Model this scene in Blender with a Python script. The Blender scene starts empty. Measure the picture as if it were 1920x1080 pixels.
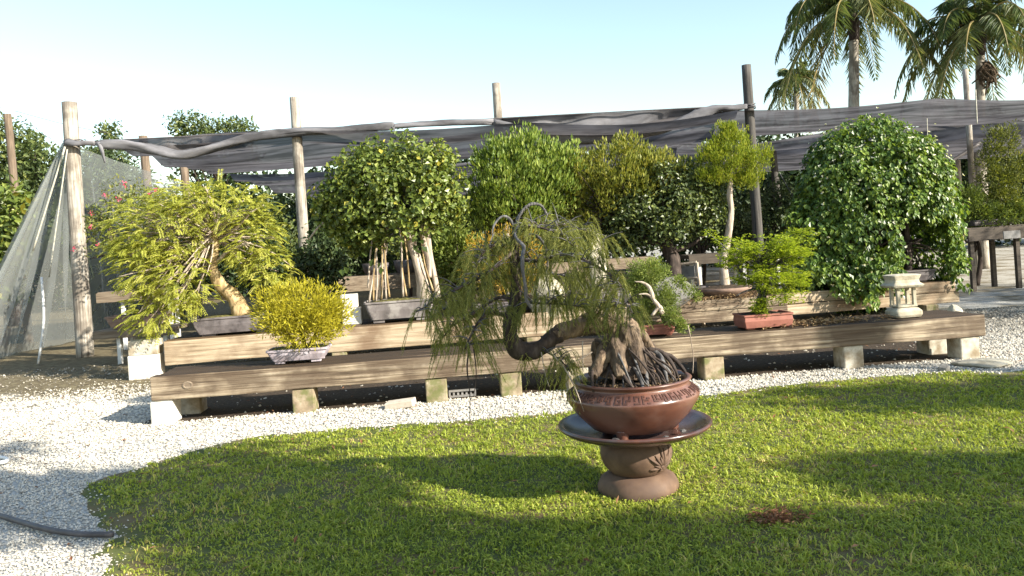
import bpy, bmesh, math, random
import numpy as np
from mathutils import Vector, Matrix

S = bpy.context.scene
COL = S.collection
R = math.radians
# ------------------------------------------------------------------ camera
FPX, EYE, ROLL = 1450.0, 1.5, R(3.7)          # focal length in photo pixels, eye height, camera roll
cd = bpy.data.cameras.new('camera'); cam = bpy.data.objects.new('camera', cd); COL.objects.link(cam)
cam.location = (0, 0, EYE); cam.rotation_euler = (R(90), ROLL, 0)
cd.sensor_width = 36; cd.lens = FPX / 1920 * 36; cd.shift_y = -80 / 1920
cd.clip_start = 0.1; cd.clip_end = 1500
S.camera = cam
# ------------------------------------------------------------------ light
SUN_AZ = Vector((0.86, -0.51)).normalized(); SUN_EL = R(27)
sun_dir = Vector((SUN_AZ.x * math.cos(SUN_EL), SUN_AZ.y * math.cos(SUN_EL), math.sin(SUN_EL)))
sd = bpy.data.lights.new('sun', 'SUN'); sun = bpy.data.objects.new('sun', sd); COL.objects.link(sun)
sd.energy = 4.8; sd.angle = R(0.55); sd.color = (1.0, 0.93, 0.80)
sun.rotation_euler = sun_dir.to_track_quat('Z', 'Y').to_euler(); sun.location = (10, -6, 9)
W = bpy.data.worlds.new('World'); S.world = W; W.use_nodes = True
wn = W.node_tree.nodes; bg = wn['Background']
sky = wn.new('ShaderNodeTexSky'); sky.sky_type = 'NISHITA'; sky.sun_disc = False
sky.sun_elevation = SUN_EL; sky.sun_rotation = math.atan2(SUN_AZ.x, SUN_AZ.y)
sky.air_density = 1.35; sky.dust_density = 0.6; sky.ozone_density = 1.0
W.node_tree.links.new(sky.outputs[0], bg.inputs[0]); bg.inputs[1].default_value = 0.105
S.view_settings.view_transform = 'Standard'; S.view_settings.look = 'None'
S.view_settings.exposure = 1.42; S.view_settings.gamma = 1.0; S.view_settings.use_curve_mapping = False
S.cycles.max_bounces = 8; S.cycles.transparent_max_bounces = 16
S.cycles.transmission_bounces = 4; S.cycles.diffuse_bounces = 3
# ------------------------------------------------------------------ photo measurements -> world
CR, SR = math.cos(ROLL), math.sin(ROLL)
def uv(x, y):
    u, v = x - 960, y - 460
    return u * CR - v * SR, u * SR + v * CR
def at(x, y, d):                              # the point seen at photo pixel x, y at distance d
    u, v = uv(x, y)
    return np.array((u * d / FPX, d, EYE - v * d / FPX))
def on(x, y, z=0.0):                          # the point seen there on the level z
    u, v = uv(x, y)
    return at(x, y, (EYE - z) * FPX / v)
def rng(seed): return np.random.default_rng(seed)
# ------------------------------------------------------------------ mesh building
ORG = {}
class MB:
    def __init__(s): s.V, s.F, s.T, s.n = [], [], [], 0
    def add(s, V, F, tint=0.5):
        V = np.asarray(V, float).reshape(-1, 3)
        for f in (F if isinstance(F, list) else [F]):
            s.F.append(np.asarray(f, np.int64) + s.n)
        s.V.append(V); s.T.append(np.broadcast_to(np.asarray(tint, float), (len(V),)))
        s.n += len(V); return s
    def box(s, c, size, rz=0.0, M=None, tint=0.5):
        q = np.array([(x, y, z) for x in (-.5, .5) for y in (-.5, .5) for z in (-.5, .5)]) * np.array(size)
        if M is not None: q = q @ np.array(M).T
        ca, sa = math.cos(rz), math.sin(rz)
        q = np.c_[q[:, 0] * ca - q[:, 1] * sa, q[:, 0] * sa + q[:, 1] * ca, q[:, 2]] + np.array(c)
        return s.add(q, np.array([(0, 1, 3, 2), (4, 6, 7, 5), (0, 4, 5, 1), (2, 3, 7, 6), (0, 2, 6, 4), (1, 5, 7, 3)]), tint)
    def tube(s, pts, rad, n=8, sub=4, wob=0.0, seed=0, tint=0.5, cap=True):
        P = np.asarray(pts, float); r = np.broadcast_to(np.asarray(rad, float), (len(P),))
        P, r = smooth_line(P, r, sub)
        g = rng(seed); k = len(P)
        T = np.gradient(P, axis=0); T /= np.linalg.norm(T, axis=1)[:, None] + 1e-12
        a = np.array((0., 0, 1)) if abs(T[0][2]) < .9 else np.array((1., 0, 0))
        N = np.cross(T[0], a); N /= np.linalg.norm(N); V = np.zeros((k, n, 3))
        th = np.arange(n) * 2 * math.pi / n; ph = g.uniform(0, 6.28, 4)
        for i in range(k):
            N = N - T[i] * N.dot(T[i]); N /= np.linalg.norm(N) + 1e-12; Bn = np.cross(T[i], N)
            rr = r[i] * (1 + wob * (np.sin(2 * th + ph[0] + i * .35) * .6 + np.sin(3 * th + ph[1] - i * .5) * .5 + g.uniform(-.35, .35, n)))
            V[i] = P[i] + np.outer(np.cos(th) * rr, N) + np.outer(np.sin(th) * rr, Bn)
        i, j = np.meshgrid(np.arange(k - 1), np.arange(n), indexing='ij'); j2 = (j + 1) % n
        F = np.stack((i * n + j, i * n + j2, (i + 1) * n + j2, (i + 1) * n + j), -1).reshape(-1, 4)
        Fs = [F]
        if cap: Fs += [np.arange(n)[::-1][None, :], ((k - 1) * n + np.arange(n))[None, :]]
        return s.add(V.reshape(-1, 3), Fs, tint)
    def lathe(s, prof, c, n=48, lobe=0, amp=0.0):
        pr = np.asarray(prof, float); k = len(pr); th = np.arange(n) * 2 * math.pi / n
        rr = pr[:, 0][:, None] * (1 + amp * np.cos(lobe * th))[None, :]
        V = np.stack((rr * np.cos(th), rr * np.sin(th), np.broadcast_to(pr[:, 1][:, None], rr.shape)), -1) + np.array(c)
        i, j = np.meshgrid(np.arange(k - 1), np.arange(n), indexing='ij'); j2 = (j + 1) % n
        F = np.stack((i * n + j, i * n + j2, (i + 1) * n + j2, (i + 1) * n + j), -1).reshape(-1, 4)
        return s.add(V.reshape(-1, 3), F)
    def loft(s, loops, caps=True):
        k, n = len(loops), len(loops[0]); V = np.array(loops).reshape(-1, 3)
        i, j = np.meshgrid(np.arange(k - 1), np.arange(n), indexing='ij'); j2 = (j + 1) % n
        F = np.stack((i * n + j, i * n + j2, (i + 1) * n + j2, (i + 1) * n + j), -1).reshape(-1, 4)
        Fs = [F]
        if caps: Fs += [np.arange(n)[::-1][None, :], ((k - 1) * n + np.arange(n))[None, :]]
        return s.add(V, Fs)
    def build(s, name, mat, parent=None, smooth=False, kind=None, label=None, bevel=0.0):
        V = np.concatenate(s.V); o0 = ORG.get(parent.name, np.zeros(3)) if parent else np.zeros(3)
        me = bpy.data.meshes.new(name)
        me.vertices.add(len(V)); me.vertices.foreach_set('co', (V - o0).astype(np.float32).ravel())
        L = np.concatenate([f.ravel() for f in s.F]); tot = np.concatenate([np.full(len(f), f.shape[1]) for f in s.F])
        me.loops.add(len(L)); me.loops.foreach_set('vertex_index', L.astype(np.int32))
        me.polygons.add(len(tot)); me.polygons.foreach_set('loop_start', (np.cumsum(tot) - tot).astype(np.int32))
        me.update(calc_edges=True)
        me.polygons.foreach_set('use_smooth', np.full(len(tot), bool(smooth)))
        T = np.concatenate(s.T)
        if np.ptp(T) > 1e-6:
            me.attributes.new('tint', 'FLOAT', 'POINT').data.foreach_set('value', T.astype(np.float32))
        me.materials.append(mat); me.validate()
        o = bpy.data.objects.new(name, me); COL.objects.link(o)
        if parent: o.parent = parent
        ORG[o.name] = o0
        if kind: o['kind'] = kind
        if label: o['label'] = label
        if bevel:
            b = o.modifiers.new('bevel', 'BEVEL'); b.width = bevel; b.segments = 2; b.limit_method = 'ANGLE'
        return o
def smooth_line(P, r, sub):
    if sub <= 1 or len(P) < 3: return P, r
    Q = np.vstack((2 * P[0] - P[1], P, 2 * P[-1] - P[-2])); out, ro = [], []
    for i in range(1, len(Q) - 2):
        for t in np.arange(sub) / sub:
            a, b, c, d = Q[i - 1:i + 3]
            out.append(.5 * (2 * b + (c - a) * t + (2 * a - 5 * b + 4 * c - d) * t * t + (3 * b - a - 3 * c + d) * t ** 3))
            ro.append(r[i - 1] * (1 - t) + r[i] * t)
    out.append(P[-1]); ro.append(r[-1])
    return np.array(out), np.array(ro)
def thing(name, label, cat, loc, group=None):
    o = bpy.data.objects.new(name, None); COL.objects.link(o); o.location = tuple(loc); o.empty_display_size = .1
    ORG[o.name] = np.array(loc, float)
    o['label'] = label; o['category'] = cat
    if group: o['group'] = group
    return o
def tag(o, label, cat, group=None):
    o['label'] = label; o['category'] = cat
    if group: o['group'] = group
    return o
# ------------------------------------------------------------------ materials
def newmat(name):
    m = bpy.data.materials.new(name); m.use_nodes = True; nt = m.node_tree
    b = nt.nodes['Principled BSDF']; return m, nt, b
def nd(nt, typ, **kw):
    n = nt.nodes.new(typ)
    for k, v in kw.items():
        if k in n.inputs: n.inputs[k].default_value = v
        else: setattr(n, k, v)
    return n
def ramp(nt, stops, fac=None):
    r = nt.nodes.new('ShaderNodeValToRGB'); e = r.color_ramp.elements
    while len(e) < len(stops): e.new(0.5)
    for q, (p, c) in zip(e, stops): q.position = p; q.color = (*c, 1)
    if fac is not None: nt.links.new(fac, r.inputs[0])
    return r
def coords(nt, scale=(1, 1, 1), world=False):
    if world:
        v = nd(nt, 'ShaderNodeNewGeometry').outputs['Position']
    else:
        tc = nd(nt, 'ShaderNodeTexCoord'); oi = nd(nt, 'ShaderNodeObjectInfo')
        mu = nd(nt, 'ShaderNodeMath', operation='MULTIPLY'); nt.links.new(oi.outputs['Random'], mu.inputs[0]); mu.inputs[1].default_value = 37
        ad = nd(nt, 'ShaderNodeVectorMath', operation='ADD'); nt.links.new(tc.outputs['Object'], ad.inputs[0]); nt.links.new(mu.outputs[0], ad.inputs[1]); v = ad.outputs[0]
    mp = nd(nt, 'ShaderNodeMapping'); mp.inputs['Scale'].default_value = scale
    nt.links.new(v, mp.inputs[0]); return mp.outputs[0]
def noise(nt, vec, scale, detail=5, rough=.6, dist=0.0):
    n = nd(nt, 'ShaderNodeTexNoise', Scale=scale, Detail=detail, Roughness=rough, Distortion=dist)
    nt.links.new(vec, n.inputs['Vector']); return n.outputs['Fac']
def mixc(nt, fac, a, b, mode='MIX'):
    m = nd(nt, 'ShaderNodeMix', data_type='RGBA', blend_type=mode)
    for s, i in ((fac, 0), (a, 6), (b, 7)):
        if hasattr(s, 'is_linked') or hasattr(s, 'links'): nt.links.new(s, m.inputs[i])
        elif isinstance(s, (int, float)): m.inputs[i].default_value = s
        else: m.inputs[i].default_value = (*s, 1)
    return m.outputs[2]
def bump(nt, b, h, strength=.4, dist=.01):
    n = nd(nt, 'ShaderNodeBump', Strength=strength, Distance=dist); nt.links.new(h, n.inputs['Height'])
    nt.links.new(n.outputs[0], b.inputs['Normal'])
def m_noise(name, stops, scale=8, vs=(1, 1, 1), rough=.8, bmp=.4, bdist=.01, stain=None, stain_scale=2, spec=.3, world=False, cover=.46, top=None, detail=6, dist=0.0):
    m, nt, b = newmat(name); v = coords(nt, vs, world)
    f = noise(nt, v, scale, detail, .62, dist); c = ramp(nt, stops, f).outputs[0]
    if stain:
        f2 = noise(nt, coords(nt, (1, 1, 1), world), stain_scale, 4, .6)
        c = mixc(nt, ramp(nt, [(cover, (0, 0, 0)), (cover + .16, (1, 1, 1))], f2).outputs[0], c, mixc(nt, .75, c, stain))
    if top:                                   # damp, dirty upward faces
        g = nd(nt, 'ShaderNodeNewGeometry'); sp = nd(nt, 'ShaderNodeSeparateXYZ'); nt.links.new(g.outputs['True Normal'], sp.inputs[0])
        rr = ramp(nt, [(.55, (0, 0, 0)), (.8, (1, 1, 1))], sp.outputs[2])
        f3 = noise(nt, v, scale * .7, 4)
        c = mixc(nt, rr.outputs[0], c, ramp(nt, [(.35, tuple(x * .6 for x in top)), (.65, tuple(x * 1.3 for x in top))], f3).outputs[0])
    nt.links.new(c, b.inputs['Base Color']); b.inputs['Roughness'].default_value = rough
    b.inputs['Specular IOR Level'].default_value = spec
    if bmp: bump(nt, b, f, bmp, bdist)
    return m
def m_leaf(name, stops, trans=.35, rough=.45, spec=.4):
    m, nt, b = newmat(name)
    a = nd(nt, 'ShaderNodeAttribute'); a.attribute_name = 'tint'
    c = ramp(nt, stops, a.outputs['Fac']).outputs[0]
    nt.links.new(c, b.inputs['Base Color']); b.inputs['Roughness'].default_value = rough; b.inputs['Specular IOR Level'].default_value = spec
    t = nd(nt, 'ShaderNodeBsdfTranslucent'); nt.links.new(mixc(nt, 1.0, c, (1.25, 1.2, .55), 'MULTIPLY'), t.inputs[0])
    x = nd(nt, 'ShaderNodeMixShader'); x.inputs[0].default_value = trans
    nt.links.new(b.outputs[0], x.inputs[1]); nt.links.new(t.outputs[0], x.inputs[2])
    nt.links.new(x.outputs[0], nt.nodes['Material Output'].inputs[0]); return m
def m_cloth(name, col, hole, trans, c0=.5, c1=1.8):
    m, nt, b = newmat(name)
    v = coords(nt, (.35, 2.2, 1)); f = noise(nt, v, 2.2, 4)
    c = ramp(nt, [(.36, tuple(x * c0 for x in col)), (.64, tuple(x * c1 for x in col))], f).outputs[0]
    nt.links.new(c, b.inputs['Base Color']); b.inputs['Roughness'].default_value = .85; b.inputs['Specular IOR Level'].default_value = .15
    t = nd(nt, 'ShaderNodeBsdfTranslucent'); nt.links.new(c, t.inputs[0])
    x = nd(nt, 'ShaderNodeMixShader'); x.inputs[0].default_value = trans
    nt.links.new(b.outputs[0], x.inputs[1]); nt.links.new(t.outputs[0], x.inputs[2])
    h = nd(nt, 'ShaderNodeBsdfTransparent'); y = nd(nt, 'ShaderNodeMixShader')
    hf = nd(nt, 'ShaderNodeMapRange'); nt.links.new(f, hf.inputs[0]); hf.inputs[1].default_value = .3; hf.inputs[2].default_value = .7
    hf.inputs[3].default_value = hole * .75; hf.inputs[4].default_value = hole * 1.25
    nt.links.new(hf.outputs[0], y.inputs[0])
    nt.links.new(x.outputs[0], y.inputs[1]); nt.links.new(h.outputs[0], y.inputs[2])
    nt.links.new(y.outputs[0], nt.nodes['Material Output'].inputs[0]); return m
M = {}
M['timber'] = m_noise('timber', [(.30, (.04, .029, .019)), (.43, (.16, .118, .078)), (.56, (.33, .265, .185)), (.75, (.48, .41, .31))], 4.2, (.3, 8, 8), .75, 1.0, .015, cover=.40, stain=(.075, .05, .032), stain_scale=1.9, top=(.050, .032, .018), spec=.3)
M['timber_pale'] = m_noise('timber_pale', [(.25, (.09, .062, .036)), (.45, (.32, .245, .16)), (.75, (.53, .45, .33))], 4, (.3, 8, 8), .8, 1.0, .012, stain=(.14, .085, .05), stain_scale=1.3, top=(.11, .07, .037))
M['post'] = m_noise('post', [(.3, (.07, .055, .045)), (.42, (.24, .205, .165)), (.55, (.38, .345, .29)), (.7, (.46, .42, .36))], 5, (6, 6, .35), .85, .9, .015, stain=(.12, .10, .08), stain_scale=2.2)
M['post_dark'] = m_noise('post_dark', [(.3, (.035, .032, .03)), (.6, (.085, .078, .07)), (.8, (.15, .14, .125))], 4, (7, 7, .5), .85, .5, .01)
M['post_brown'] = m_noise('post_brown', [(.3, (.07, .05, .035)), (.6, (.18, .135, .095)), (.8, (.28, .22, .165))], 4, (7, 7, .5), .85, .5, .01)
M['concrete'] = m_noise('concrete', [(.3, (.30, .27, .22)), (.55, (.46, .43, .36)), (.75, (.58, .55, .48))], 14, rough=.9, bmp=.5, bdist=.005, stain=(.20, .14, .07), stain_scale=4)
M['concrete_white'] = m_noise('concrete_white', [(.3, (.48, .45, .39)), (.6, (.66, .63, .56)), (.8, (.74, .71, .64))], 14, rough=.9, bmp=.4, bdist=.004)
M['concrete_moss'] = m_noise('concrete_moss', [(.3, (.15, .12, .08)), (.5, (.27, .21, .14)), (.7, (.40, .34, .25))], 9, rough=.95, bmp=.5, bdist=.006, stain=(.10, .12, .03), stain_scale=7)
M['terracotta'] = m_noise('terracotta', [(.3, (.075, .033, .024)), (.55, (.125, .052, .034)), (.75, (.18, .078, .048))], 5, rough=.3, bmp=.12, bdist=.004, stain=(.16, .09, .07), stain_scale=3, spec=.45)
M['saucer'] = m_noise('saucer', [(.3, (.040, .022, .019)), (.55, (.075, .034, .026)), (.75, (.15, .058, .034))], 4, rough=.24, bmp=.15, bdist=.004, stain=(.07, .055, .055), stain_scale=5, spec=.5)
M['pedestal'] = m_noise('pedestal', [(.3, (.075, .045, .030)), (.55, (.13, .080, .052)), (.75, (.19, .125, .085))], 6, rough=.7, bmp=.2, bdist=.004, stain=(.10, .065, .05), stain_scale=3.5)
M['fret'] = m_noise('fret', [(.3, (.055, .026, .019)), (.7, (.085, .038, .026))], 9, rough=.6, bmp=0)
M['pot_red'] = m_noise('pot_red', [(.3, (.20, .075, .055)), (.6, (.29, .115, .085)), (.8, (.36, .17, .13))], 7, rough=.7, bmp=.2, bdist=.003)
M['pot_grey'] = m_noise('pot_grey', [(.3, (.085, .075, .072)), (.6, (.17, .15, .145)), (.8, (.27, .24, .23))], 6, (1, 1, .4), rough=.7, bmp=.3, bdist=.004, stain=(.30, .28, .26), stain_scale=6)
M['pot_dark'] = m_noise('pot_dark', [(.3, (.05, .043, .045)), (.6, (.10, .088, .088)), (.8, (.18, .16, .16))], 6, (1, 1, .4), rough=.55, bmp=.3, bdist=.004, stain=(.17, .15, .15), stain_scale=5)
M['pot_lilac'] = m_noise('pot_lilac', [(.3, (.30, .26, .29)), (.6, (.44, .39, .43)), (.8, (.54, .50, .53))], 8, (1, 1, .3), rough=.7, bmp=.3, bdist=.003, stain=(.22, .18, .19), stain_scale=9)
M['pot_brown'] = m_noise('pot_brown', [(.3, (.14, .09, .07)), (.6, (.25, .17, .13)), (.8, (.33, .24, .19))], 7, rough=.75, bmp=.3, bdist=.003)
M['soil'] = m_noise('soil', [(.3, (.018, .012, .008)), (.55, (.05, .034, .021)), (.75, (.12, .085, .05))], 28, rough=.95, bmp=1, bdist=.02)
M['moss'] = m_noise('moss', [(.3, (.035, .03, .010)), (.5, (.10, .09, .025)), (.72, (.22, .20, .06))], 24, rough=.95, bmp=1, bdist=.02)
M['bark_hero'] = m_noise('bark_hero', [(.28, (.03, .021, .015)), (.46, (.10, .068, .044)), (.6, (.25, .18, .115)), (.8, (.40, .31, .21))], 7, (2.2, 2.2, .6), .8, 1.0, .018, stain=(.05, .036, .028), stain_scale=5, dist=1.2)
M['bark_dark'] = m_noise('bark_dark', [(.3, (.018, .013, .011)), (.55, (.052, .038, .031)), (.8, (.14, .11, .09))], 8, (3, 3, .8), .85, .9, .012)
M['bark_grey'] = m_noise('bark_grey', [(.3, (.04, .037, .036)), (.55, (.105, .10, .098)), (.8, (.23, .225, .215))], 12, (3, 3, 1), .7, .7, .008)
M['bark_pale'] = m_noise('bark_pale', [(.3, (.20, .15, .11)), (.55, (.42, .35, .28)), (.8, (.56, .50, .43))], 8, (4, 4, .7), .8, .6, .01)
M['bark_yellow'] = m_noise('bark_yellow', [(.3, (.13, .085, .035)), (.55, (.36, .26, .13)), (.8, (.55, .46, .31))], 7, (3, 3, .8), .8, .7, .01)
M['wire'] = m_noise('wire', [(.3, (.25, .24, .24)), (.7, (.45, .44, .44))], 9, rough=.4, bmp=0)
M['stone'] = m_noise('stone', [(.3, (.08, .077, .072)), (.55, (.17, .165, .15)), (.8, (.26, .25, .23))], 8, rough=.9, bmp=.8, bdist=.02)
M['stone_white'] = m_noise('stone_white', [(.3, (.24, .21, .15)), (.55, (.42, .38, .29)), (.8, (.54, .50, .40))], 7, rough=.9, bmp=.7, bdist=.02)
M['brick'] = m_noise('brick', [(.3, (.40, .33, .25)), (.7, (.60, .54, .46))], 12, rough=.95, bmp=.5, bdist=.005)
M['metal'] = m_noise('metal', [(.3, (.13, .125, .12)), (.7, (.26, .25, .24))], 9, rough=.5, bmp=.1)
M['pvc'] = m_noise('pvc', [(.3, (.55, .55, .53)), (.7, (.7, .7, .68))], 5, rough=.5, bmp=0)
M['hose'] = m_noise('hose', [(.3, (.055, .05, .05)), (.7, (.11, .10, .10))], 10, rough=.55, bmp=.1)
M['rope'] = m_noise('rope', [(.3, (.30, .28, .22)), (.7, (.52, .50, .42))], 30, rough=.9, bmp=.3)
M['table'] = m_noise('table', [(.3, (.045, .036, .03)), (.7, (.11, .09, .07))], 4, (.6, 8, 8), .85, .3)
M['plank'] = m_noise('plank', [(.3, (.09, .065, .045)), (.5, (.20, .155, .11)), (.75, (.30, .25, .185))], 3.5, (.6, 9, 9), .85, .4, .006)
M['litter'] = m_leaf('litter', [(0, (.10, .055, .03)), (.5, (.26, .17, .09)), (1, (.45, .33, .18))], .1, .8, .2)
M['redlitter'] = m_leaf('redlitter', [(0, (.10, .04, .02)), (.5, (.22, .10, .05)), (1, (.34, .19, .10))], .1, .8, .2)
M['pebble'] = m_leaf('pebble', [(0, (.13, .115, .09)), (.3, (.36, .325, .265)), (1, (.62, .575, .485))], 0.0, .85, .3)
M['cloth'] = m_cloth('cloth', (.12, .112, .115), .03, .5)
M['cloth_roll'] = m_cloth('cloth_roll', (.13, .127, .135), .0, .1)
M['net'] = m_cloth('net', (.33, .345, .33), .50, .35, .85, 1.15)
M['petal_pink'] = m_leaf('petal_pink', [(0, (.60, .05, .14)), (1, (.75, .16, .26))], .4, .6)
M['glint_petal_white'] = m_leaf('glint_petal_white', [(0, (.70, .70, .60)), (1, (.82, .82, .76))], .3, .6)
M['nut'] = m_noise('nut', [(.3, (.04, .03, .02)), (.7, (.12, .08, .05))], 20, rough=.9)
# foliage colours: dark leaf, usual leaf, pale leaf
LF = {
 'feather': [(0, (.13, .16, .025)), (.5, (.37, .39, .06)), (1, (.58, .56, .16))],
 'gold': [(0, (.14, .13, .012)), (.5, (.40, .36, .028)), (1, (.60, .54, .06))],
 'ficus': [(0, (.045, .070, .016)), (.5, (.14, .19, .036)), (.98, (.31, .34, .075)), (1, (.42, .38, .06))],
 'upright': [(0, (.06, .10, .02)), (.5, (.17, .24, .042)), (1, (.34, .39, .10))],
 'olive': [(0, (.075, .095, .018)), (.5, (.21, .23, .042)), (1, (.40, .37, .085))],
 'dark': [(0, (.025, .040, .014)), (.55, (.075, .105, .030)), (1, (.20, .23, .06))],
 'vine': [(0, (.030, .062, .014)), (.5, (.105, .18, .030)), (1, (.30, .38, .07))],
 'elm': [(0, (.15, .21, .02)), (.5, (.33, .42, .04)), (1, (.48, .52, .08))],
 'juniper': [(0, (.07, .10, .024)), (.5, (.18, .235, .055)), (1, (.33, .37, .10))],
 'conifer': [(0, (.09, .13, .018)), (.5, (.25, .31, .035)), (1, (.42, .42, .07))],
 'rust': [(0, (.16, .14, .02)), (.5, (.42, .30, .03)), (1, (.60, .33, .035))],
 'hero': [(0, (.10, .11, .032)), (.5, (.24, .26, .07)), (1, (.42, .40, .13))],
 'flame': [(0, (.08, .10, .022)), (.5, (.17, .20, .05)), (1, (.30, .27, .09))],
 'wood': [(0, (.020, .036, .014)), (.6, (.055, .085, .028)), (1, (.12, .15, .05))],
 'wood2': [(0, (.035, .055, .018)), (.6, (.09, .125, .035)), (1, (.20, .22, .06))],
 'reed': [(0, (.05, .075, .022)), (.6, (.12, .15, .05)), (1, (.24, .25, .10))],
 'palm': [(0, (.04, .07, .024)), (.5, (.10, .14, .045)), (.85, (.22, .215, .09)), (1, (.42, .32, .14))],
 'grass': [(0, (.10, .15, .018)), (.4, (.285, .345, .046)), (.75, (.44, .49, .075)), (1, (.54, .43, .17))],
}
for k, s in LF.items():
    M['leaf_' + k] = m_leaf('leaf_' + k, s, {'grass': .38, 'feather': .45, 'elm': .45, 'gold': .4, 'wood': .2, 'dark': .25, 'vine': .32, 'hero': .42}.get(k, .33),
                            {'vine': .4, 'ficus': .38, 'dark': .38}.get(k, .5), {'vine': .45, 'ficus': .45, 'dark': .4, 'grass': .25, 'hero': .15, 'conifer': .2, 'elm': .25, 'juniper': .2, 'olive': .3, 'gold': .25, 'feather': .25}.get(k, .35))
# ------------------------------------------------------------------ foliage
def unit(v): return v / (np.linalg.norm(v, axis=-1, keepdims=True) + 1e-9)
def rdir(g, n): return unit(g.normal(size=(n, 3)))
def blob(x, y, d, rx, ry, rd=None):           # an ellipsoid seen at a pixel, radii in photo pixels
    k = d / FPX
    return at(x, y, d), np.array((rx * k, (rd if rd else rx * .85) * k, ry * k))
def leaf_mesh(mb, P, A, N, L, Wd, tint, fold=.18):
    n = len(P); A = unit(A); B = unit(np.cross(N, A)); N = np.cross(A, B)
    L = np.broadcast_to(L, (n,))[:, None]; Wd = np.broadcast_to(Wd, (n,))[:, None]
    mid = P + A * L * .45
    V = np.stack((P, mid + B * Wd * .5 + N * Wd * fold, P + A * L - N * L * .08, mid - B * Wd * .5 + N * Wd * fold), 1).reshape(-1, 3)
    q = np.arange(n)[:, None] * 4
    mb.add(V, np.concatenate((q + np.array([0, 1, 2]), q + np.array([0, 2, 3]))), np.repeat(tint, 4))
def clumps(g, blobs, n, lo=.62, hi=1.0, keep=None):
    wts = np.array([(b[1][0] * b[1][2]) for b in blobs]); wts /= wts.sum()
    k = g.choice(len(blobs), n, p=wts); d = rdir(g, n)
    c = np.array([b[0] for b in blobs])[k]; r = np.array([b[1] for b in blobs])[k]
    p = c + r * d * g.uniform(lo, hi, n)[:, None]
    if keep is not None:
        m = keep(p); p, d = p[m], d[m]
    return p, d
def crown(mb, seed, blobs, n_clump, clump_r, per, L, Wd, style='out', lo=.6, hi=1.0, keep=None, tmean=.5, squash=1.0):
    g = rng(seed); C, D = clumps(g, blobs, n_clump, lo, hi, keep); k = len(C)
    d2 = rdir(g, k * per).reshape(k, per, 3); rr = g.uniform(.25, 1, (k, per, 1)) ** .6
    P = (C[:, None, :] + d2 * rr * clump_r * np.array((1, 1, squash))).reshape(-1, 3)
    Dn = np.repeat(D, per, 0); d2 = d2.reshape(-1, 3); n = len(P)
    up = np.array((0, 0, 1.)); out = unit(Dn * .7 + d2 * .6)
    jit = g.normal(size=(n, 3))
    if style == 'out':   A = unit(np.cross(out, rdir(g, n)) + out * .45 + jit * .2); N = unit(out + up * .5 + jit * .35)
    elif style == 'up':  A = unit(up * 1.0 + out * .65 + jit * .35); N = unit(out + jit * .5)
    elif style == 'droop': A = unit(-up * .9 + out * .5 + jit * .35); N = unit(out + up * .35 + jit * .3)
    elif style == 'flat': A = unit(out * np.array((1, 1, .15)) + jit * .4 * np.array((1, 1, .3))); N = unit(up + jit * .3)
    elif style == 'spike': A = unit(out + up * .5 + jit * .45); N = rdir(g, n)
    s = g.uniform(.65, 1.25, n)
    tint = np.clip(g.normal(tmean, .22, n) + np.repeat(g.normal(0, .12, k), per), 0, 1)
    leaf_mesh(mb, P, A, N, L * s, Wd * s, tint)
    return C
def fronds(mb, seed, blobs, n, length, leaflets, L, Wd, lo=.55, keep=None):
    g = rng(seed); C, D = clumps(g, blobs, n, lo, 1.0, keep); n = len(C)
    hd = unit(D * np.array((1, 1, .35)) + g.normal(size=(n, 3)) * np.array((.5, .5, .25)) + np.array((-.25, -.2, .1)))
    t = np.linspace(0, 1, leaflets); ln = length * g.uniform(.6, 1.25, n)
    P = C[:, None, :] + hd[:, None, :] * (t[None, :, None] * ln[:, None, None]) - np.array((0, 0, 1.)) * (t[None, :, None] ** 2 * ln[:, None, None] * g.uniform(.12, .62, n)[:, None, None])
    T = unit(np.gradient(P, axis=1)); side = unit(np.cross(T, np.array((0, 0, 1.))))
    tint0 = np.clip(g.normal(.5, .22, n), 0, 1)
    for s in (-1, 1):
        A = unit(side * s + T * .55 - np.array((0, 0, .35))); m = n * leaflets
        leaf_mesh(mb, P.reshape(-1, 3), A.reshape(-1, 3), unit(np.cross(A, T) * s).reshape(-1, 3) + g.normal(size=(m, 3)) * .25,
                  L * g.uniform(.7, 1.15, m), Wd, np.clip(np.repeat(tint0, leaflets) + g.normal(0, .08, m), 0, 1))
def strands(mb, g, starts, outs, length, needle, width, step=.009, tmean=.45, grav=1.0):
    for p, o, l in zip(starts, outs, length):
        k = max(4, int(l / step)); t = np.linspace(0, 1, k)[:, None]
        P = p + o * (t * l * .55) - np.array((0, 0, 1.)) * (t ** 1.5 * l * grav) + np.cumsum(g.normal(0, .0012, (k, 3)), 0)
        T = unit(np.gradient(P, axis=0)); tt = np.clip(g.normal(tmean, .2), 0, 1)
        for s in range(2):
            A = unit(T * .9 + rdir(g, k) * .55); n_l = needle * g.uniform(.6, 1.3, k)[:, None]
            B = unit(np.cross(A, rdir(g, k))) * width
            V = np.stack((P - B * .5, P + B * .5, P + A * n_l), 1).reshape(-1, 3)
            mb.add(V, np.arange(3 * k).reshape(-1, 3), np.clip(np.repeat(g.normal(tt, .1, k), 3), 0, 1))
        q = P[[0, k // 2, k - 1]]
        mb.add(np.vstack((q + (.0012, 0, 0), q - (.0012, 0, 0))), np.array([(0, 1, 4, 3), (1, 2, 5, 4)]), .05)
def twigs(mb, seed, root, tips, r0=.008, n=None):
    g = rng(seed)
    if n and len(tips) > n: tips = tips[g.choice(len(tips), n, replace=False)]
    for p in tips:
        a = np.asarray(root); mid = a * .45 + p * .55 + g.normal(0, .06, 3) * np.linalg.norm(p - a)
        mb.tube([a, mid, p], [r0, r0 * .6, r0 * .25], 4, 3, cap=False)
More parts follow.
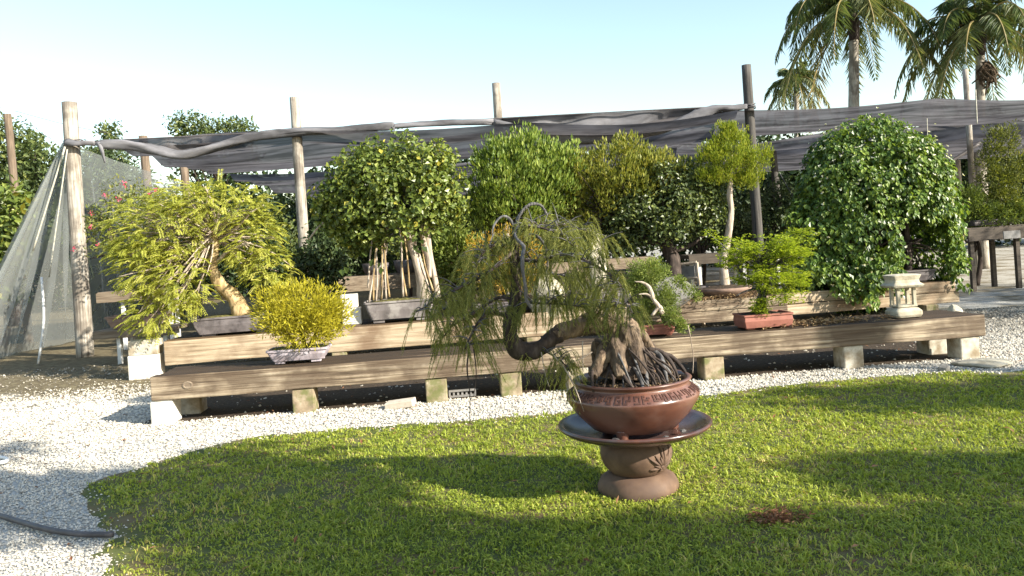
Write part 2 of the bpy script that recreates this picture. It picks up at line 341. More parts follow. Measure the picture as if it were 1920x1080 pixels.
def rrect(cx, cy, z, hw, hd, rz, rad=.03, k=4):
    pts = []; rad = min(rad, hw * .9, hd * .9)
    for qx, qy, a0 in ((1, 1, 0), (-1, 1, 90), (-1, -1, 180), (1, -1, 270)):
        for i in range(k + 1):
            a = R(a0 + 90 * i / k); pts.append(((hw - rad) * qx + rad * math.cos(a), (hd - rad) * qy + rad * math.sin(a)))
    ca, sa = math.cos(rz), math.sin(rz)
    return [(cx + x * ca - y * sa, cy + x * sa + y * ca, z) for x, y in pts]
def pot_rect(par, c, z0, w, d, h, mat, flare=.86, rz=.1, rad=.03, soil='soil', feet=True, lip=.02, fh=.03):
    hw, hd = w / 2, d / 2; zf = z0 + fh; zt = z0 + h
    mb = MB(); L = lambda a, b, z: rrect(c[0], c[1], z, a, b, rz, rad)
    mb.loft([L(hw * flare, hd * flare, zf), L(hw * (flare + 1) / 2 + .004, hd * (flare + 1) / 2 + .004, (zf + zt) / 2), L(hw - lip * .8, hd - lip * .8, zt - lip * 1.7),
             L(hw, hd, zt - lip * 1.3), L(hw, hd, zt), L(hw - lip, hd - lip, zt), L(hw - lip * 1.1, hd - lip * 1.1, zt - .04)])
    p = mb.build('pot', M[mat], par)
    s = MB(); n = len(L(1, 1, 0)); g = rng(int(abs(c[0]) * 1000))
    lo = [np.array(L((hw - lip * 1.1) * q, (hd - lip * 1.1) * q, zt - .022 + .045 * (1 - q))) + g.normal(0, .004, (n, 3)) * (q < 1) for q in (1, .75, .5, .25, .06)]
    s.loft(lo); s.build('soil', M[soil], par, True)
    if feet:
        ca, sa = math.cos(rz), math.sin(rz)
        for qx in (-1, 1):
            for qy in (-1, 1):
                x, y = qx * hw * flare * .74, qy * hd * flare * .7
                MB().box((c[0] + x * ca - y * sa, c[1] + x * sa + y * ca, z0 + fh / 2 + .002), (w * .16, d * .16, fh), rz).build('foot', M[mat], p, bevel=.004)
    return zt - .0
# ================================================================== SETTING
def ground_mat():
    m, nt, b = newmat('gravel_ground'); v = coords(nt, (1, 1, 1), True)
    vo = nd(nt, 'ShaderNodeTexVoronoi', Scale=55.0); nt.links.new(v, vo.inputs['Vector'])
    peb = ramp(nt, [(.0, (.56, .54, .49)), (.45, (.46, .44, .395)), (.75, (.30, .28, .24))], vo.outputs['Distance']).outputs[0]
    f = noise(nt, v, 1.1, 6); lit = ramp(nt, [(.3, (.07, .052, .03)), (.55, (.16, .13, .075)), (.75, (.25, .215, .125))], noise(nt, v, 9, 6)).outputs[0]
    sp = nd(nt, 'ShaderNodeSeparateXYZ'); nt.links.new(v, sp.inputs[0])
    mr = nd(nt, 'ShaderNodeMapRange'); nt.links.new(sp.outputs[1], mr.inputs[0])      # old litter lies beyond the raked gravel
    mr.inputs[1].default_value = 8.2; mr.inputs[2].default_value = 11.0; mr.inputs[3].default_value = -.25; mr.inputs[4].default_value = .42
    mx = nd(nt, 'ShaderNodeMapRange'); nt.links.new(sp.outputs[0], mx.inputs[0]); mx.inputs[1].default_value = 2; mx.inputs[2].default_value = 7; mx.inputs[3].default_value = 0; mx.inputs[4].default_value = -.45
    ad = nd(nt, 'ShaderNodeMath', operation='ADD'); nt.links.new(f, ad.inputs[0]); nt.links.new(mr.outputs[0], ad.inputs[1])
    ad2 = nd(nt, 'ShaderNodeMath', operation='ADD'); nt.links.new(ad.outputs[0], ad2.inputs[0]); nt.links.new(mx.outputs[0], ad2.inputs[1]); ad = ad2
    k = ramp(nt, [(.42, (0, 0, 0)), (.62, (1, 1, 1))], ad.outputs[0]).outputs[0]
    sp2 = ramp(nt, [(.55, (0, 0, 0)), (.72, (.55, .55, .55))], noise(nt, v, 2.3, 7, .7)).outputs[0]
    c = mixc(nt, sp2, peb, (.33, .29, .22)); c = mixc(nt, k, c, lit)
    nt.links.new(c, b.inputs['Base Color']); b.inputs['Roughness'].default_value = .9; b.inputs['Specular IOR Level'].default_value = .2
    bump(nt, b, vo.outputs['Distance'], .7, .012); return m
mb = MB()
q = 500; mb.add([(-q, -60, 0), (q, -60, 0), (q, q, 0), (-q, q, 0)], np.array([(0, 1, 2, 3)]))
g_ = mb.build('gravel_ground', ground_mat()); g_['kind'] = 'structure'
# lawn with its curved edge
edge_px = [(190, 1080), (168, 1045), (215, 1010), (185, 975), (150, 932), (178, 903), (250, 884), (330, 855), (450, 825), (600, 808), (760, 797),
           (880, 790), (1000, 780), (1060, 772), (1300, 745), (1450, 725), (1600, 712), (1700, 703), (1790, 697), (1860, 700), (1920, 696)]
edge = [on(x, y)[:2] for x, y in edge_px]
edge = [np.array((-1.75, -10.)), np.array((-1.7, 1.5))] + edge + [np.array((7.5, 7.6)), np.array((11, 8.3)), np.array((16, 9.))]
ep, _ = smooth_line(np.array([(a, b, 0) for a, b in edge]), np.zeros(len(edge)), 4)
ge = rng(3); ep[:, :2] += ge.normal(0, .022, ep[:, :2].shape)
poly = np.vstack((ep[:, :2], [(16, -10)]))
def inside(p, poly):
    x, y = p[:, 0], p[:, 1]; c = np.zeros(len(p), bool); j = len(poly) - 1
    for i in range(len(poly)):
        a, b = poly[i], poly[j]; m = ((a[1] > y) != (b[1] > y)) & (x < (b[0] - a[0]) * (y - a[1]) / (b[1] - a[1] + 1e-12) + a[0]); c ^= m; j = i
    return c
def edge_dist(p):
    d = np.full(len(p), 9.)
    for a, b in zip(ep[:-1, :2], ep[1:, :2]):
        e = b - a; t = np.clip(((p - a) @ e) / (e @ e + 1e-12), 0, 1); d = np.minimum(d, np.linalg.norm(p - a - t[:, None] * e, axis=1))
    return d
bm = bmesh.new(); vs = [bm.verts.new((a, b, .006)) for a, b in poly]; bm.faces.new(vs); bmesh.ops.triangulate(bm, faces=bm.faces[:])
bm.normal_update()
for f_ in bm.faces:
    if f_.normal.z < 0: f_.normal_flip()
me = bpy.data.meshes.new('lawn'); bm.to_mesh(me); bm.free(); lawn = bpy.data.objects.new('lawn', me); COL.objects.link(lawn); lawn['kind'] = 'structure'
me.materials.append(m_noise('lawn_soil', [(.3, (.05, .065, .014)), (.5, (.09, .10, .024)), (.7, (.15, .115, .05))], 2.2, rough=.95, bmp=.8, bdist=.02, world=True, stain=(.15, .10, .05), stain_scale=1.1))
# grass blades
def vnoise(p, sc, seed):
    g = rng(seed); o = np.zeros(len(p))
    for k in range(5):
        a = g.uniform(0, 6.28); w = np.array((math.cos(a), math.sin(a))) * sc * g.uniform(.6, 1.9); o += np.sin(p @ w + g.uniform(0, 6.28))
    return o / 5
g = rng(11); pts = []
for y0 in np.arange(2.2, 9.2, .35):
    hwid = .74 * (y0 + .35) + 1.5; n = int(10500 * (3.0 / max(y0, 2.6)) ** 1.35 * .35 * 2 * hwid)
    pts.append(np.c_[g.uniform(-hwid, hwid, n), g.uniform(y0, y0 + .35, n)])
P2 = np.concatenate(pts); P2 = P2[(P2[:, 0] > -3.6) & (P2[:, 0] < 9.5)]; P2 = P2[inside(P2, poly)]
ed = edge_dist(P2); bare = vnoise(P2, 3.1, 5) * .5 + vnoise(P2, 9., 6) * .5
edge_left = np.clip(1.1 - (P2[:, 0] + 2.3) / 1.6, 0, 1) * np.clip((6.2 - P2[:, 1]) / 2, 0, 1)
keepp = g.uniform(0, 1, len(P2)) < np.clip(ed / (.22 + .16 * vnoise(P2, 6., 15)), .10, 1) * np.clip(1.25 - 2.4 * np.clip(bare - .22, 0, 1) - .85 * edge_left * (bare > -.3), .12, 1)
ped = np.linalg.norm(P2 - at(1192, 925, 4.6)[:2] - np.array((0, 0)), axis=1); keepp &= ped > .235
P2, bare, edge_left = P2[keepp], bare[keepp], edge_left[keepp]; n = len(P2)
nc_ = n // 7; ci = g.integers(0, n, nc_); own = g.integers(0, nc_, n); tuf = g.uniform(size=n) < .62       # most blades grow in tufts
P2 = np.where(tuf[:, None], P2[ci][own] + g.normal(0, .013, (n, 2)) * g.uniform(.5, 1.6, nc_)[own][:, None], P2); bare = np.where(tuf, bare[ci][own], bare); edge_left = np.where(tuf, edge_left[ci][own], edge_left)
tuft_h = np.where(tuf, g.uniform(.7, 1.5, nc_)[own], .8); tuft_t = np.where(tuf, g.normal(0, .13, nc_)[own], -.05)
far = np.clip(P2[:, 1] / 4, .8, 2.0)
Lb = g.uniform(.013, .029, n) * (1 + .35 * vnoise(P2, 5, 8)) * tuft_h * (1 + (g.uniform(size=n) < .012) * 1.3); Wb = g.uniform(.0036, .0085, n) * far ** .6
az = g.uniform(0, 6.283, n); lean = g.uniform(.4, 1.9, n); hz = np.c_[np.cos(az), np.sin(az), np.zeros(n)]; sdv = np.c_[-np.sin(az), np.cos(az), np.zeros(n)]
B0 = np.c_[P2, np.full(n, .004)]; B1 = B0 + (hz * (lean * .35)[:, None] + (0, 0, 1)) * (Lb * .55)[:, None]; B2 = B1 + (hz * (lean * 1.1)[:, None] + (0, 0, .55)) * (Lb * .55)[:, None]
w = sdv * (Wb * .5)[:, None]
V = np.stack((B0 - w, B0 + w, B1 + w * .9, B1 - w * .9, B2), 1).reshape(-1, 3); qd = np.arange(n)[:, None] * 5
ti = np.clip(g.normal(.47, .15, n) + tuft_t + .16 * vnoise(P2, 2.2, 21) + .6 * np.clip(bare - .12, 0, 1) + .5 * edge_left * g.uniform(0, 1, n) + (g.uniform(size=n) < .05) * .4, 0, 1)
mb = MB(); mb.add(V, [qd + np.array([0, 1, 2, 3]), qd + np.array([3, 2, 4])], np.repeat(ti, 5))
# low broad weeds between the blades
nw = 60000; sel = g.choice(n, nw); Pw = B0[sel] + np.c_[g.normal(0, .01, (nw, 2)), g.uniform(.006, .022, nw)]
A = unit(np.c_[g.normal(size=(nw, 2)), g.uniform(-.1, .45, nw)]); leaf_mesh(mb, Pw, A, unit(np.array((0, 0, 1.)) + g.normal(0, .3, (nw, 3))), g.uniform(.012, .030, nw), g.uniform(.006, .012, nw), np.clip(g.normal(.45, .18, nw) + tuft_t[sel], 0, .95))
gr = mb.build('lawn_grass', M['leaf_grass'], kind='stuff')
# gravel stones
g = rng(12); pts = []
for y0 in np.arange(2.4, 12.4, .4):
    hwid = .74 * (y0 + .4) + .5; n = int(min(4600, 3900 * (4.5 / max(y0, 3)) ** 1.2) * .4 * 2 * hwid); pts.append(np.c_[g.uniform(-hwid, hwid, n), g.uniform(y0, y0 + .4, n)])
P2 = np.concatenate(pts); ins = inside(P2, poly); ed = edge_dist(P2); P2 = P2[(~ins & (g.uniform(size=len(P2)) < .96)) | (ins & (g.uniform(size=len(P2)) < .30 * np.exp(-ed / .07)))]
P2 = P2[~((P2[:, 0] < 3) & (g.uniform(size=len(P2)) < np.clip((P2[:, 1] - 8.4 + .5 * vnoise(P2, 1.5, 41)) / 1.8, 0, .93)))]
_a, _b = on(280, 708, .465)[:2], on(1847, 589, .465)[:2]; _e = (_b - _a) / np.linalg.norm(_b - _a); _n = np.array((-_e[1], _e[0])); _s, _t = (P2 - _a) @ _e, (P2 - _a) @ _n
P2 = P2[~((_s > -.1) & (_s < np.linalg.norm(_b - _a) + .05) & (_t > .12) & (_t < 2.1) & (g.uniform(size=len(P2)) < .985))]
n = len(P2); r = g.uniform(.004, .0128, n) * g.uniform(.7, 1.15, n) * np.clip(P2[:, 1] / 6, .8, 1.5); a = g.uniform(0, 6.28, n)
ring = np.stack([np.c_[np.cos(a + k * 1.2566) * r * g.uniform(.7, 1.3, n), np.sin(a + k * 1.2566) * r * g.uniform(.7, 1.3, n), g.uniform(-.2, .45, n) * r] for k in range(5)], 1)
V = np.concatenate((ring, np.stack((np.c_[g.normal(0, .25, (n, 2)) * r[:, None], r * g.uniform(.7, 1.3, n)],), 1)), 1) + np.c_[P2, np.full(n, .004)][:, None, :]
qd = np.arange(n)[:, None] * 6
fc = np.concatenate([qd + np.array((k, (k + 1) % 5, 5)) for k in range(5)])
pt = np.clip(g.beta(2.2, 1.1, n) - .0 - .35 * np.clip(vnoise(P2, 1.7, 31), 0, 1) * (g.uniform(size=n) < .6) - np.clip((P2[:, 1] - 8.8) / 3, 0, .5), 0, 1)
mb = MB(); mb.add(V.reshape(-1, 3), fc, np.repeat(pt, 6)); mb.build('gravel_stone_bed', M['pebble'], kind='stuff')
# ================================================================== LOWER BENCH
ZL, HL = .465, .225
a = on(280, 708, ZL); b = on(1847, 589, ZL); ex = unit(b - a); RZ = math.atan2(ex[1], ex[0]); ey = np.array((-ex[1], ex[0], 0)); LEN = np.linalg.norm(b - a)
def lo(s, t, z): return a * (1, 1, 0) + ex * s + ey * t + np.array((0, 0, z))
bench = thing('timber_bench', 'long low bench of thick weathered timbers nearest the lawn, laid on concrete blocks', 'bench', lo(LEN / 2, .35, 0))
def timber(name, par, p0, length, depth, h, mat, z0, seed=0, bevel=.012, label=None):
    c = p0 + ex * length / 2 + ey * depth / 2; o_ = MB()
    k = max(4, int(length / .5)); g = rng(seed + 50); xs = np.linspace(-length / 2, length / 2, k + 1); loops = []
    for i, x in enumerate(xs):
        wv = g.normal(0, .0035, 4); loops.append([(x, -depth / 2 + wv[0], -h / 2 + wv[1]), (x, depth / 2, -h / 2), (x, depth / 2, h / 2 + wv[2]), (x, -depth / 2 + wv[0], h / 2 + wv[3])])
    o_.loft([[tuple(q) for q in l] for l in loops])
    ob = o_.build(name, M[mat], None, bevel=bevel, label=label)
    ob.rotation_euler[2] = RZ; ob.location = tuple(np.array((c[0], c[1], z0 + h / 2)) - (ORG[par.name] if par else 0)); ob.parent = par
    return ob
timber('beam', bench, lo(0, 0, 0), LEN, .16, HL, 'timber', ZL - HL, 1)
timber('top_plank', bench, lo(.02, .168, 0), LEN - .03, .262, .10, 'timber', ZL - .104, 2)
timber('top_plank', bench, lo(.0, .438, 0), LEN - .02, .262, .10, 'timber', ZL - .107, 3)
timber('beam', bench, lo(.03, .55, 0), LEN - .08, .15, HL - .11, 'timber', ZL - HL, 4)
k_ = MB(); kc = lo(.35, -.004, ZL - .10)                               # the pale knot on the front beam
kn = [[tuple(kc + ex * math.cos(t) * rx + np.array((0, 0, 1)) * math.sin(t) * rx * .75 - ey * dp) for t in np.arange(12) * math.pi / 6] for rx, dp in ((.052, -.012), (.05, .004), (.038, .007), (.03, .003))]
k_.loft(kn); k_.build('knot', M['plank'], bench, label='pale round knot near the left end of the front beam')
def block(px_, pbot, label, w=.21, d=.24, h=None, mat='concrete', off=.03, z0=0.0, pos=None, group='concrete blocks under the benches', turn=0, name='concrete_block', ztop=None):
    p = pos if pos is not None else on(px_, pbot)
    h = h or (ztop if ztop else ZL - HL) - z0
    bm_ = MB().box((p[0], p[1], z0 + h / 2 - .002), (w, d, h), RZ + turn)
    o = bm_.build(name, M[mat], None, bevel=.012); tag(o, label, 'concrete block', group); return o
def under(px_):                                # a point of the front beam below the photo column px_
    best = min((abs(uv(*[960, 460])[0]) * 0 + abs(at_px(lo(s, .11, .1))[0] - px_), s) for s in np.linspace(0, LEN, 400)); return lo(best[1], .14, 0)
def at_px(p):
    u, v = p[0] * FPX / p[1], (EYE - p[2]) * FPX / p[1]; return u * CR + v * SR + 960, -u * SR + v * CR + 460
for px_, lab, mat in ((311, 'whitish concrete block under the left end of the front bench', 'concrete_white'),
                      (574, 'brown stained concrete block under the front bench below the grey lilac pot', 'concrete_moss'),
                      (817, 'brown concrete block under the front bench beside the loose pale brick', 'concrete_moss'),
                      (956, 'mossy concrete block under the front bench behind the hanging twigs', 'concrete_moss'),
                      (1083, 'grey concrete block under the front bench just left of the terracotta bowl', 'concrete'),
                      (1333, 'half mossy concrete block under the front bench right of the terracotta bowl', 'concrete_moss'),
                      (1593, 'grey concrete block under the front bench below the sunlit white patch', 'concrete'),
                      (1811, 'pale concrete block under the right end of the front bench', 'concrete')):
    block(px_, 0, lab, pos=under(px_), mat=mat)
p_ = under(1811); block(0, 0, 'pale concrete block in the second row under the right end of the bench', pos=p_ + ey * .42 - ex * .08, mat='concrete')
p_ = under(311); block(0, 0, 'shaded concrete block in the second row under the left end of the bench', pos=p_ + ey * .42 + ex * .12, mat='concrete')
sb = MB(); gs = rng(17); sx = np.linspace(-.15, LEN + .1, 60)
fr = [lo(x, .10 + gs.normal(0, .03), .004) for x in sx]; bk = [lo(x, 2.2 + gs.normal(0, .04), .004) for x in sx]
sb.add(np.array(fr + bk), np.array([(i, i + 1, 61 + i, 60 + i) for i in range(59)])); sb.build('bench_shade_sheet', M['soil'])['kind'] = 'structure'  # shade under the front bench, painted as a dark soil-coloured sheet
# ================================================================== UPPER (REAR) BENCH
ZU = .496
a2 = at(306, 640, 10.6); b2 = at(1800, 527, 12.03); a2[2] = b2[2] = 0
exu = unit(b2 - a2); eyu = np.array((-exu[1], exu[0], 0)); LEN2 = np.linalg.norm(b2 - a2)
sv = (ex, ey, RZ); ex, ey, RZ = exu, eyu, math.atan2(exu[1], exu[0])
def up(s, t, z=0.0): return a2 * (1, 1, 0) + ex * s + ey * t + np.array((0, 0, z))
def upx(px_, t=0.0, z=ZU):
    best = min((abs(at_px(up(s, t, z))[0] - px_), s) for s in np.linspace(-1.5, LEN2 + .5, 700)); return up(best[1], t, z)
rb = thing('timber_bench', 'rear bench of thick timbers behind the front one, carrying the large bonsai pots', 'bench', up(LEN2 / 2, .5))
s1 = np.dot(upx(1476) - up(0, 0, ZU), ex); s0 = np.dot(upx(1130) - up(0, 0, ZU), ex)
timber('beam', rb, up(0, 0), s0 - .01, .2, .335, 'timber_pale', ZU - .335, 11)
timber('beam', rb, up(s0, .0), s1 - s0, .2, .165, 'timber', ZU - .165, 12)
timber('beam', rb, up(s0 + .02, .01), s1 - s0 - .02, .2, .165, 'timber', ZU - .335, 13)
timber('beam', rb, up(s1 + .01, .12), LEN2 - s1, .2, .165, 'timber_pale', ZU - .165, 14)
timber('beam', rb, up(s1 + .01, .11), LEN2 - s1 + .05, .2, .165, 'timber_pale', ZU - .335, 15)
for k in range(3): timber('top_plank', rb, up(.03 * k, .335 + .305 * k), LEN2 - .05 * k, .29, .09, 'timber', ZU - .095, 16 + k)
ZB = ZU - .335
pb_ = upx(277, .1, 0.)
block(0, 0, 'white concrete block at the left end of the rear bench, lower of two', pos=pb_, mat='concrete_white', w=.40, d=.26, h=.33)
block(0, 0, 'shaded concrete block on top of the white one at the rear bench left end', pos=pb_ + ey * .02, mat='concrete', w=.39, d=.26, h=.20, z0=.331)
for px_, lab in ((640, 'mossy concrete block under the rear bench left of the large round crown'), (1000, 'mossy concrete block under the rear bench behind the weeping bonsai'), (1740, 'concrete block under the rear bench below the green dome')):
    block(0, 0, lab, pos=upx(px_, .14, 0.), mat='concrete_moss', h=ZB)
# white blocks standing on the rear bench, right of the golden shrub
pb_ = upx(663, .45, ZU)
block(0, 0, 'white concrete block on the rear bench between golden shrub and dark pot', pos=pb_, mat='concrete_white', w=.27, d=.22, h=.24, z0=ZU + .004, group='white blocks on the rear bench')
block(0, 0, 'smaller white concrete block stacked on the one left of the dark pot', pos=pb_ - ex * .03, mat='concrete_white', w=.24, d=.2, h=.20, z0=ZU + .246, group='white blocks on the rear bench')
# ================================================================== POSTS
def post(pts, rad, mat, label, cat='post', name='wooden_post', wob=.06, n=14, seed=0, group='posts of the shade house'):
    o = MB().tube(pts, rad, n, 6, wob * .5, seed).build(name, M[mat], None, True); tag(o, label, cat, group); return o
def post_px(x0, y0, x1, y1, d, rad, mat, label, seed=0, ground=True, **kw):
    t, b_ = at(x0, y0, d), at(x1, y1, d)
    dx = np.clip((b_[0] - t[0]) / (t[2] - b_[2]), -.03, .03) * t[2]; b_ = np.array((t[0] + dx, d, -.05))
    return post([b_, b_ * .66 + t * .34, b_ * .3 + t * .7, t], [rad * 1.08, rad * 1.03, rad * .97, rad * .92], mat, label, seed=seed, **kw)
post_px(130, 192, 160, 668, 13.9, .135, 'post', 'thickest weathered wooden post, leftmost, with the net tied to it', 1)
post_px(552, 183, 574, 520, 14.4, .098, 'post', 'pale weathered post between the feathery bonsai and the round crown', 2)
post_px(930, 156, 950, 480, 14.9, .088, 'post', 'weathered post rising above the bright upright bush in the middle', 3)
post_px(1399, 122, 1420, 430, 15.4, .098, 'post_dark', 'tall dark grey post just right of the slim conifer', 4)
post_px(14, 214, 28, 350, 17.5, .085, 'post_brown', 'brown pole with climber foliage in front of the trees at far left', 5)
post_px(268, 255, 279, 375, 19, .11, 'post_brown', 'brown rear post under the left edge of the cloth, nearer of two', 6)
post_px(345, 313, 352, 345, 22, .12, 'post_brown', 'brown rear post under the left edge of the cloth, farther of two', 7)
post_px(1237, 262, 1243, 320, 20, .10, 'post_dark', 'dark post under the cloth above the yellow green bush', 8)
post_px(1449, 283, 1462, 430, 21, .10, 'post_dark', 'dark inner post between tall grey post and green dome', 9)
post_px(1810, 130, 1822, 330, 20, .075, 'post', 'slim pale post poking through the cloth below the right palm', 10)
post_px(1834, 285, 1842, 430, 21.5, .13, 'post', 'pale stout post under the cloth beside the right conifers', 11)
post_px(1796, 300, 1802, 430, 24, .08, 'post', 'thin pale post between the green dome and the right conifers', 12)
# ================================================================== SHADE CLOTH
def cloth_strip(par, xa, xb, y0, y1, z0, seed, nx=90, ny=72, amp=.14, skew=0.0, name='cloth_panel', zslope=0.0):
    g = rng(seed); X, T = np.meshgrid(np.linspace(0, 1, nx), np.linspace(0, 1, ny), indexing='ij')
    x = xa + (xb - xa) * X + skew * T; y = y0 + (y1 - y0) * T + .045 * (x - xa) * .6
    z = z0 + zslope * T - .16 * np.sin(np.pi * T) ** 1.0
    for k in range(5):
        lam = g.uniform(.9, 2.6); z = z + amp * g.uniform(.35, .8) * np.sin(2 * np.pi * (y - y0) / lam + g.uniform(0, 6.28) + g.uniform(.4, 1.1) * np.sin(x * g.uniform(.15, .5) + g.uniform(0, 6.28)) ) * (.55 + .45 * np.sin(x * g.uniform(.3, .7) + g.uniform(0, 6.28)))
    z = z - .10 * np.sin(np.pi * ((x + 7.8) / 4.1 % 1)) * (1 - T) ** .5
    i, j = np.meshgrid(np.arange(nx - 1), np.arange(ny - 1), indexing='ij'); q = i * ny + j
    return MB().add(np.stack((x, y, z), -1).reshape(-1, 3), np.stack((q, q + ny, q + ny + 1, q + 1), -1).reshape(-1, 4)).build(name, M['cloth'], par, True)
sc = thing('shade_cloth', 'dark grey sagging shade cloth with rolled hem strung over the left half of the nursery', 'shade cloth', (-1.5, 17, 3.8))
cloth_strip(sc, -7.1, 4.35, 14.05, 19.0, 3.83, 1, skew=.25)
cloth_strip(sc, -6.85, 4.4, 19.1, 24.2, 3.80, 2, skew=.3, zslope=-.1)
cloth_strip(sc, -6.4, 4.4, 24.3, 31.0, 3.68, 3, skew=.3, zslope=-.35)
hem = [(178, 268), (195, 271), (250, 273), (300, 284), (345, 290), (400, 277), (480, 256), (555, 247), (640, 244), (735, 237), (737, 237), (830, 231), (925, 228)]
def dline(x): return 13.78 + (x - 130) * (15.25 - 13.9) / 1270
mb = MB(); mb.tube([at(x, y, dline(x)) for x, y in hem], [.03, .09, .075, .085, .09, .075, .07, .085, .075, .07, .045, .065, .06], 12, 5, .28, 3); mb.build('rolled_hem', M['cloth_roll'], sc, True)
hem2 = [(925, 228), (960, 236), (1010, 249), (1075, 260), (1140, 261), (1215, 250), (1285, 226), (1318, 212), (1345, 203), (1372, 203), (1400, 199)]
mb = MB(); mb.tube([at(x, y, dline(x)) for x, y in hem2], [.06, .055, .075, .085, .085, .075, .085, .10, .085, .06, .04], 12, 5, .28, 4); mb.build('rolled_hem', M['cloth_roll'], sc, True)
def panel(par, top, bot, seed, name='hem_panel', mat='cloth_roll', nrow=9):
    n = 60; P, _ = smooth_line(np.array([at(x, y, dline(x) + .05) for x, y in top]), np.zeros(len(top)), 8); Q, _ = smooth_line(np.array([at(x, y, dline(x) + .03) for x, y in bot]), np.zeros(len(bot)), 8)
    rs = lambda A_: np.stack([np.interp(np.linspace(0, 1, n), np.linspace(0, 1, len(A_)), A_[:, k]) for k in range(3)], 1)
    P, Q = rs(P), rs(Q); t = np.linspace(0, 1, nrow); V = P[:, None] * (1 - t[None, :, None]) + Q[:, None] * t[None, :, None]
    g = rng(seed); s = np.arange(n)[:, None]; V[:, :, 1] += (.07 * np.sin(s * .11 + t[None] * 5) + .04 * np.sin(s * .5 + t[None] * 2)) * np.sin(np.pi * t)[None] + .12 * np.sin(np.pi * t)[None]
    i, j = np.meshgrid(np.arange(n - 1), np.arange(nrow - 1), indexing='ij'); q = i * nrow + j
    return MB().add(V.reshape(-1, 3), np.stack((q, q + nrow, q + nrow + 1, q + 1), -1).reshape(-1, 4)).build(name, M[mat], par, True)
panel(sc, [(940, 221), (1100, 214), (1250, 206), (1395, 197)], [(940, 232), (1010, 249), (1075, 260), (1140, 261), (1215, 250), (1285, 226), (1320, 211), (1395, 200)], 5)
panel(sc, [(215, 262), (300, 258), (400, 250), (480, 246)], [(215, 272), (300, 284), (345, 290), (400, 277), (480, 256)], 6, mat='cloth')
mb = MB(); mb.tube([at(x, y, dline(x)) for x, y in ((132, 267), (557, 245), (932, 222), (1402, 197))], .012, 6, 4); mb.build('cable', M['hose'], sc, True)
mb = MB(); mb.tube([at(186, 268, 13.8), at(192, 285, 13.78), at(197, 305, 13.8)], [.05, .03, .012], 8, 4, .3, 8); mb.build('loose_end', M['cloth_roll'], sc, True)
mb = MB(); mb.tube([at(124, 266, 13.75), at(140, 269, 13.7), at(160, 268, 13.75), at(178, 268, 13.8)], [.06, .05, .05, .045], 9, 4, .3, 9); mb.build('knot', M['cloth_roll'], sc, True)
sc2 = thing('shade_cloth', 'dark grey shade cloth in long overlapping strips at the right, palms above it', 'shade cloth', (10, 18, 3.8))
cloth_strip(sc2, 4.5, 17.5, 15.2, 19.3, 3.90, 21, amp=.085)
cloth_strip(sc2, 4.5, 17.5, 20.0, 24.4, 3.88, 22)
cloth_strip(sc2, 4.5, 19, 24.7, 30, 3.86, 23)
def hang(x0, y0, x1, y1, d, rad, mat, label, name='hanging_cord', cat='cord', sway=0.0, group=None):
    p, q = at(x0, y0, d), at(x1, y1, d); o = MB().tube([p, (p + q) / 2 + (sway, 0, -abs(sway)), q], rad, 6, 5).build(name, M[mat], None, True); tag(o, label, cat, group)
hang(1829, 168, 1832, 232, 15.3, .012, 'rope', 'thin yellowish cord hanging down the front of the right shade cloth')
hang(1738, 222, 1740, 285, 15.4, .008, 'rope', 'short thin cord hanging above the green dome')
hang(1462, 325, 1505, 425, 13.5, .007, 'hose', 'thin slanting line hanging beside the tall grey post', sway=.1)
hang(1740, 330, 1838, 268, 20.5, .045, 'hose', 'black pipe slung slantwise under the cloth at right', 'pipe', 'pipe')
hang(28, 208, 205, 250, 17.5, .006, 'hose', 'thin wire running from the left pole across the sky', 'wire', 'wire', sway=.05)
hang(122, 275, 62, 470, 13.7, .016, 'rope', 'pale guy rope from the left post sloping down over the net', 'guy_rope', 'rope', group='guy ropes of the left post')
pq = at(78, 655, 13.2); hang(126, 280, 92, 520, 13.6, .012, 'rope', 'thin pale guy rope hanging close beside the left post', 'guy_rope', 'rope', group='guy ropes of the left post')
o = MB().tube([at(78, 520, 13.5), at(82, 600, 13.3), on(72, 682)], [.02, .02, .022], 6, 4).build('tether_pipe', M['pvc'], None, True); tag(o, 'whitish ground pipe standing in front of the net at left', 'pipe')
for px_, py_, r_ in ((136, 268, .15), (557, 249, .112), (935, 227, .102), (1403, 199, .112)):
    c = at(px_ + 2, py_, 13.9 + (px_ - 130) * 1.5 / 1270)
    for dz in (-.035, .0, .03): t = np.linspace(0, 2 * math.pi, 25); MB().tube(c + np.c_[np.cos(t) * r_, np.sin(t) * r_, dz + .015 * np.sin(t * 2 + dz * 60)], .013, 6, 1).build('tie_rope', M['hose'], sc)
# side net
cols = [((117, 268, 13.9), (-110, 700)), ((119, 268, 13.92), (-30, 684)), ((121, 268, 13.95), (35, 664)), ((124, 270, 14.0), (95, 652)), ((133, 275, 14.2), (150, 640)), ((170, 284, 15.0), (195, 628)), ((215, 300, 16.2), (240, 618)), ((275, 320, 18), (300, 600)), ((335, 340, 20), (350, 590))]
T_ = np.array([at(*c[0]) for c in cols]); B_ = np.array([on(*c[1]) + (0, 0, .03) for c in cols]); n = 73
rs = lambda A_: np.stack([np.interp(np.linspace(0, 1, n), np.linspace(0, 1, len(A_)), A_[:, k]) for k in range(3)], 1)
T_, B_ = rs(T_), rs(B_); t = np.linspace(0, 1, 22); V = T_[:, None] * (1 - t[None, :, None]) + B_[:, None] * t[None, :, None]
s = np.arange(n)[:, None]; V[:, :, 0] += (.10 * np.sin(s * .9) + .05 * np.sin(s * 1.9 + 1)) * np.sin(np.pi * np.minimum(t * .8 + .05, 1))[None]; V[:, :, 1] += .12 * np.sin(s * .55 + t[None] * 2) * t[None] ** .5
i, j = np.meshgrid(np.arange(n - 1), np.arange(21), indexing='ij'); q = i * 22 + j
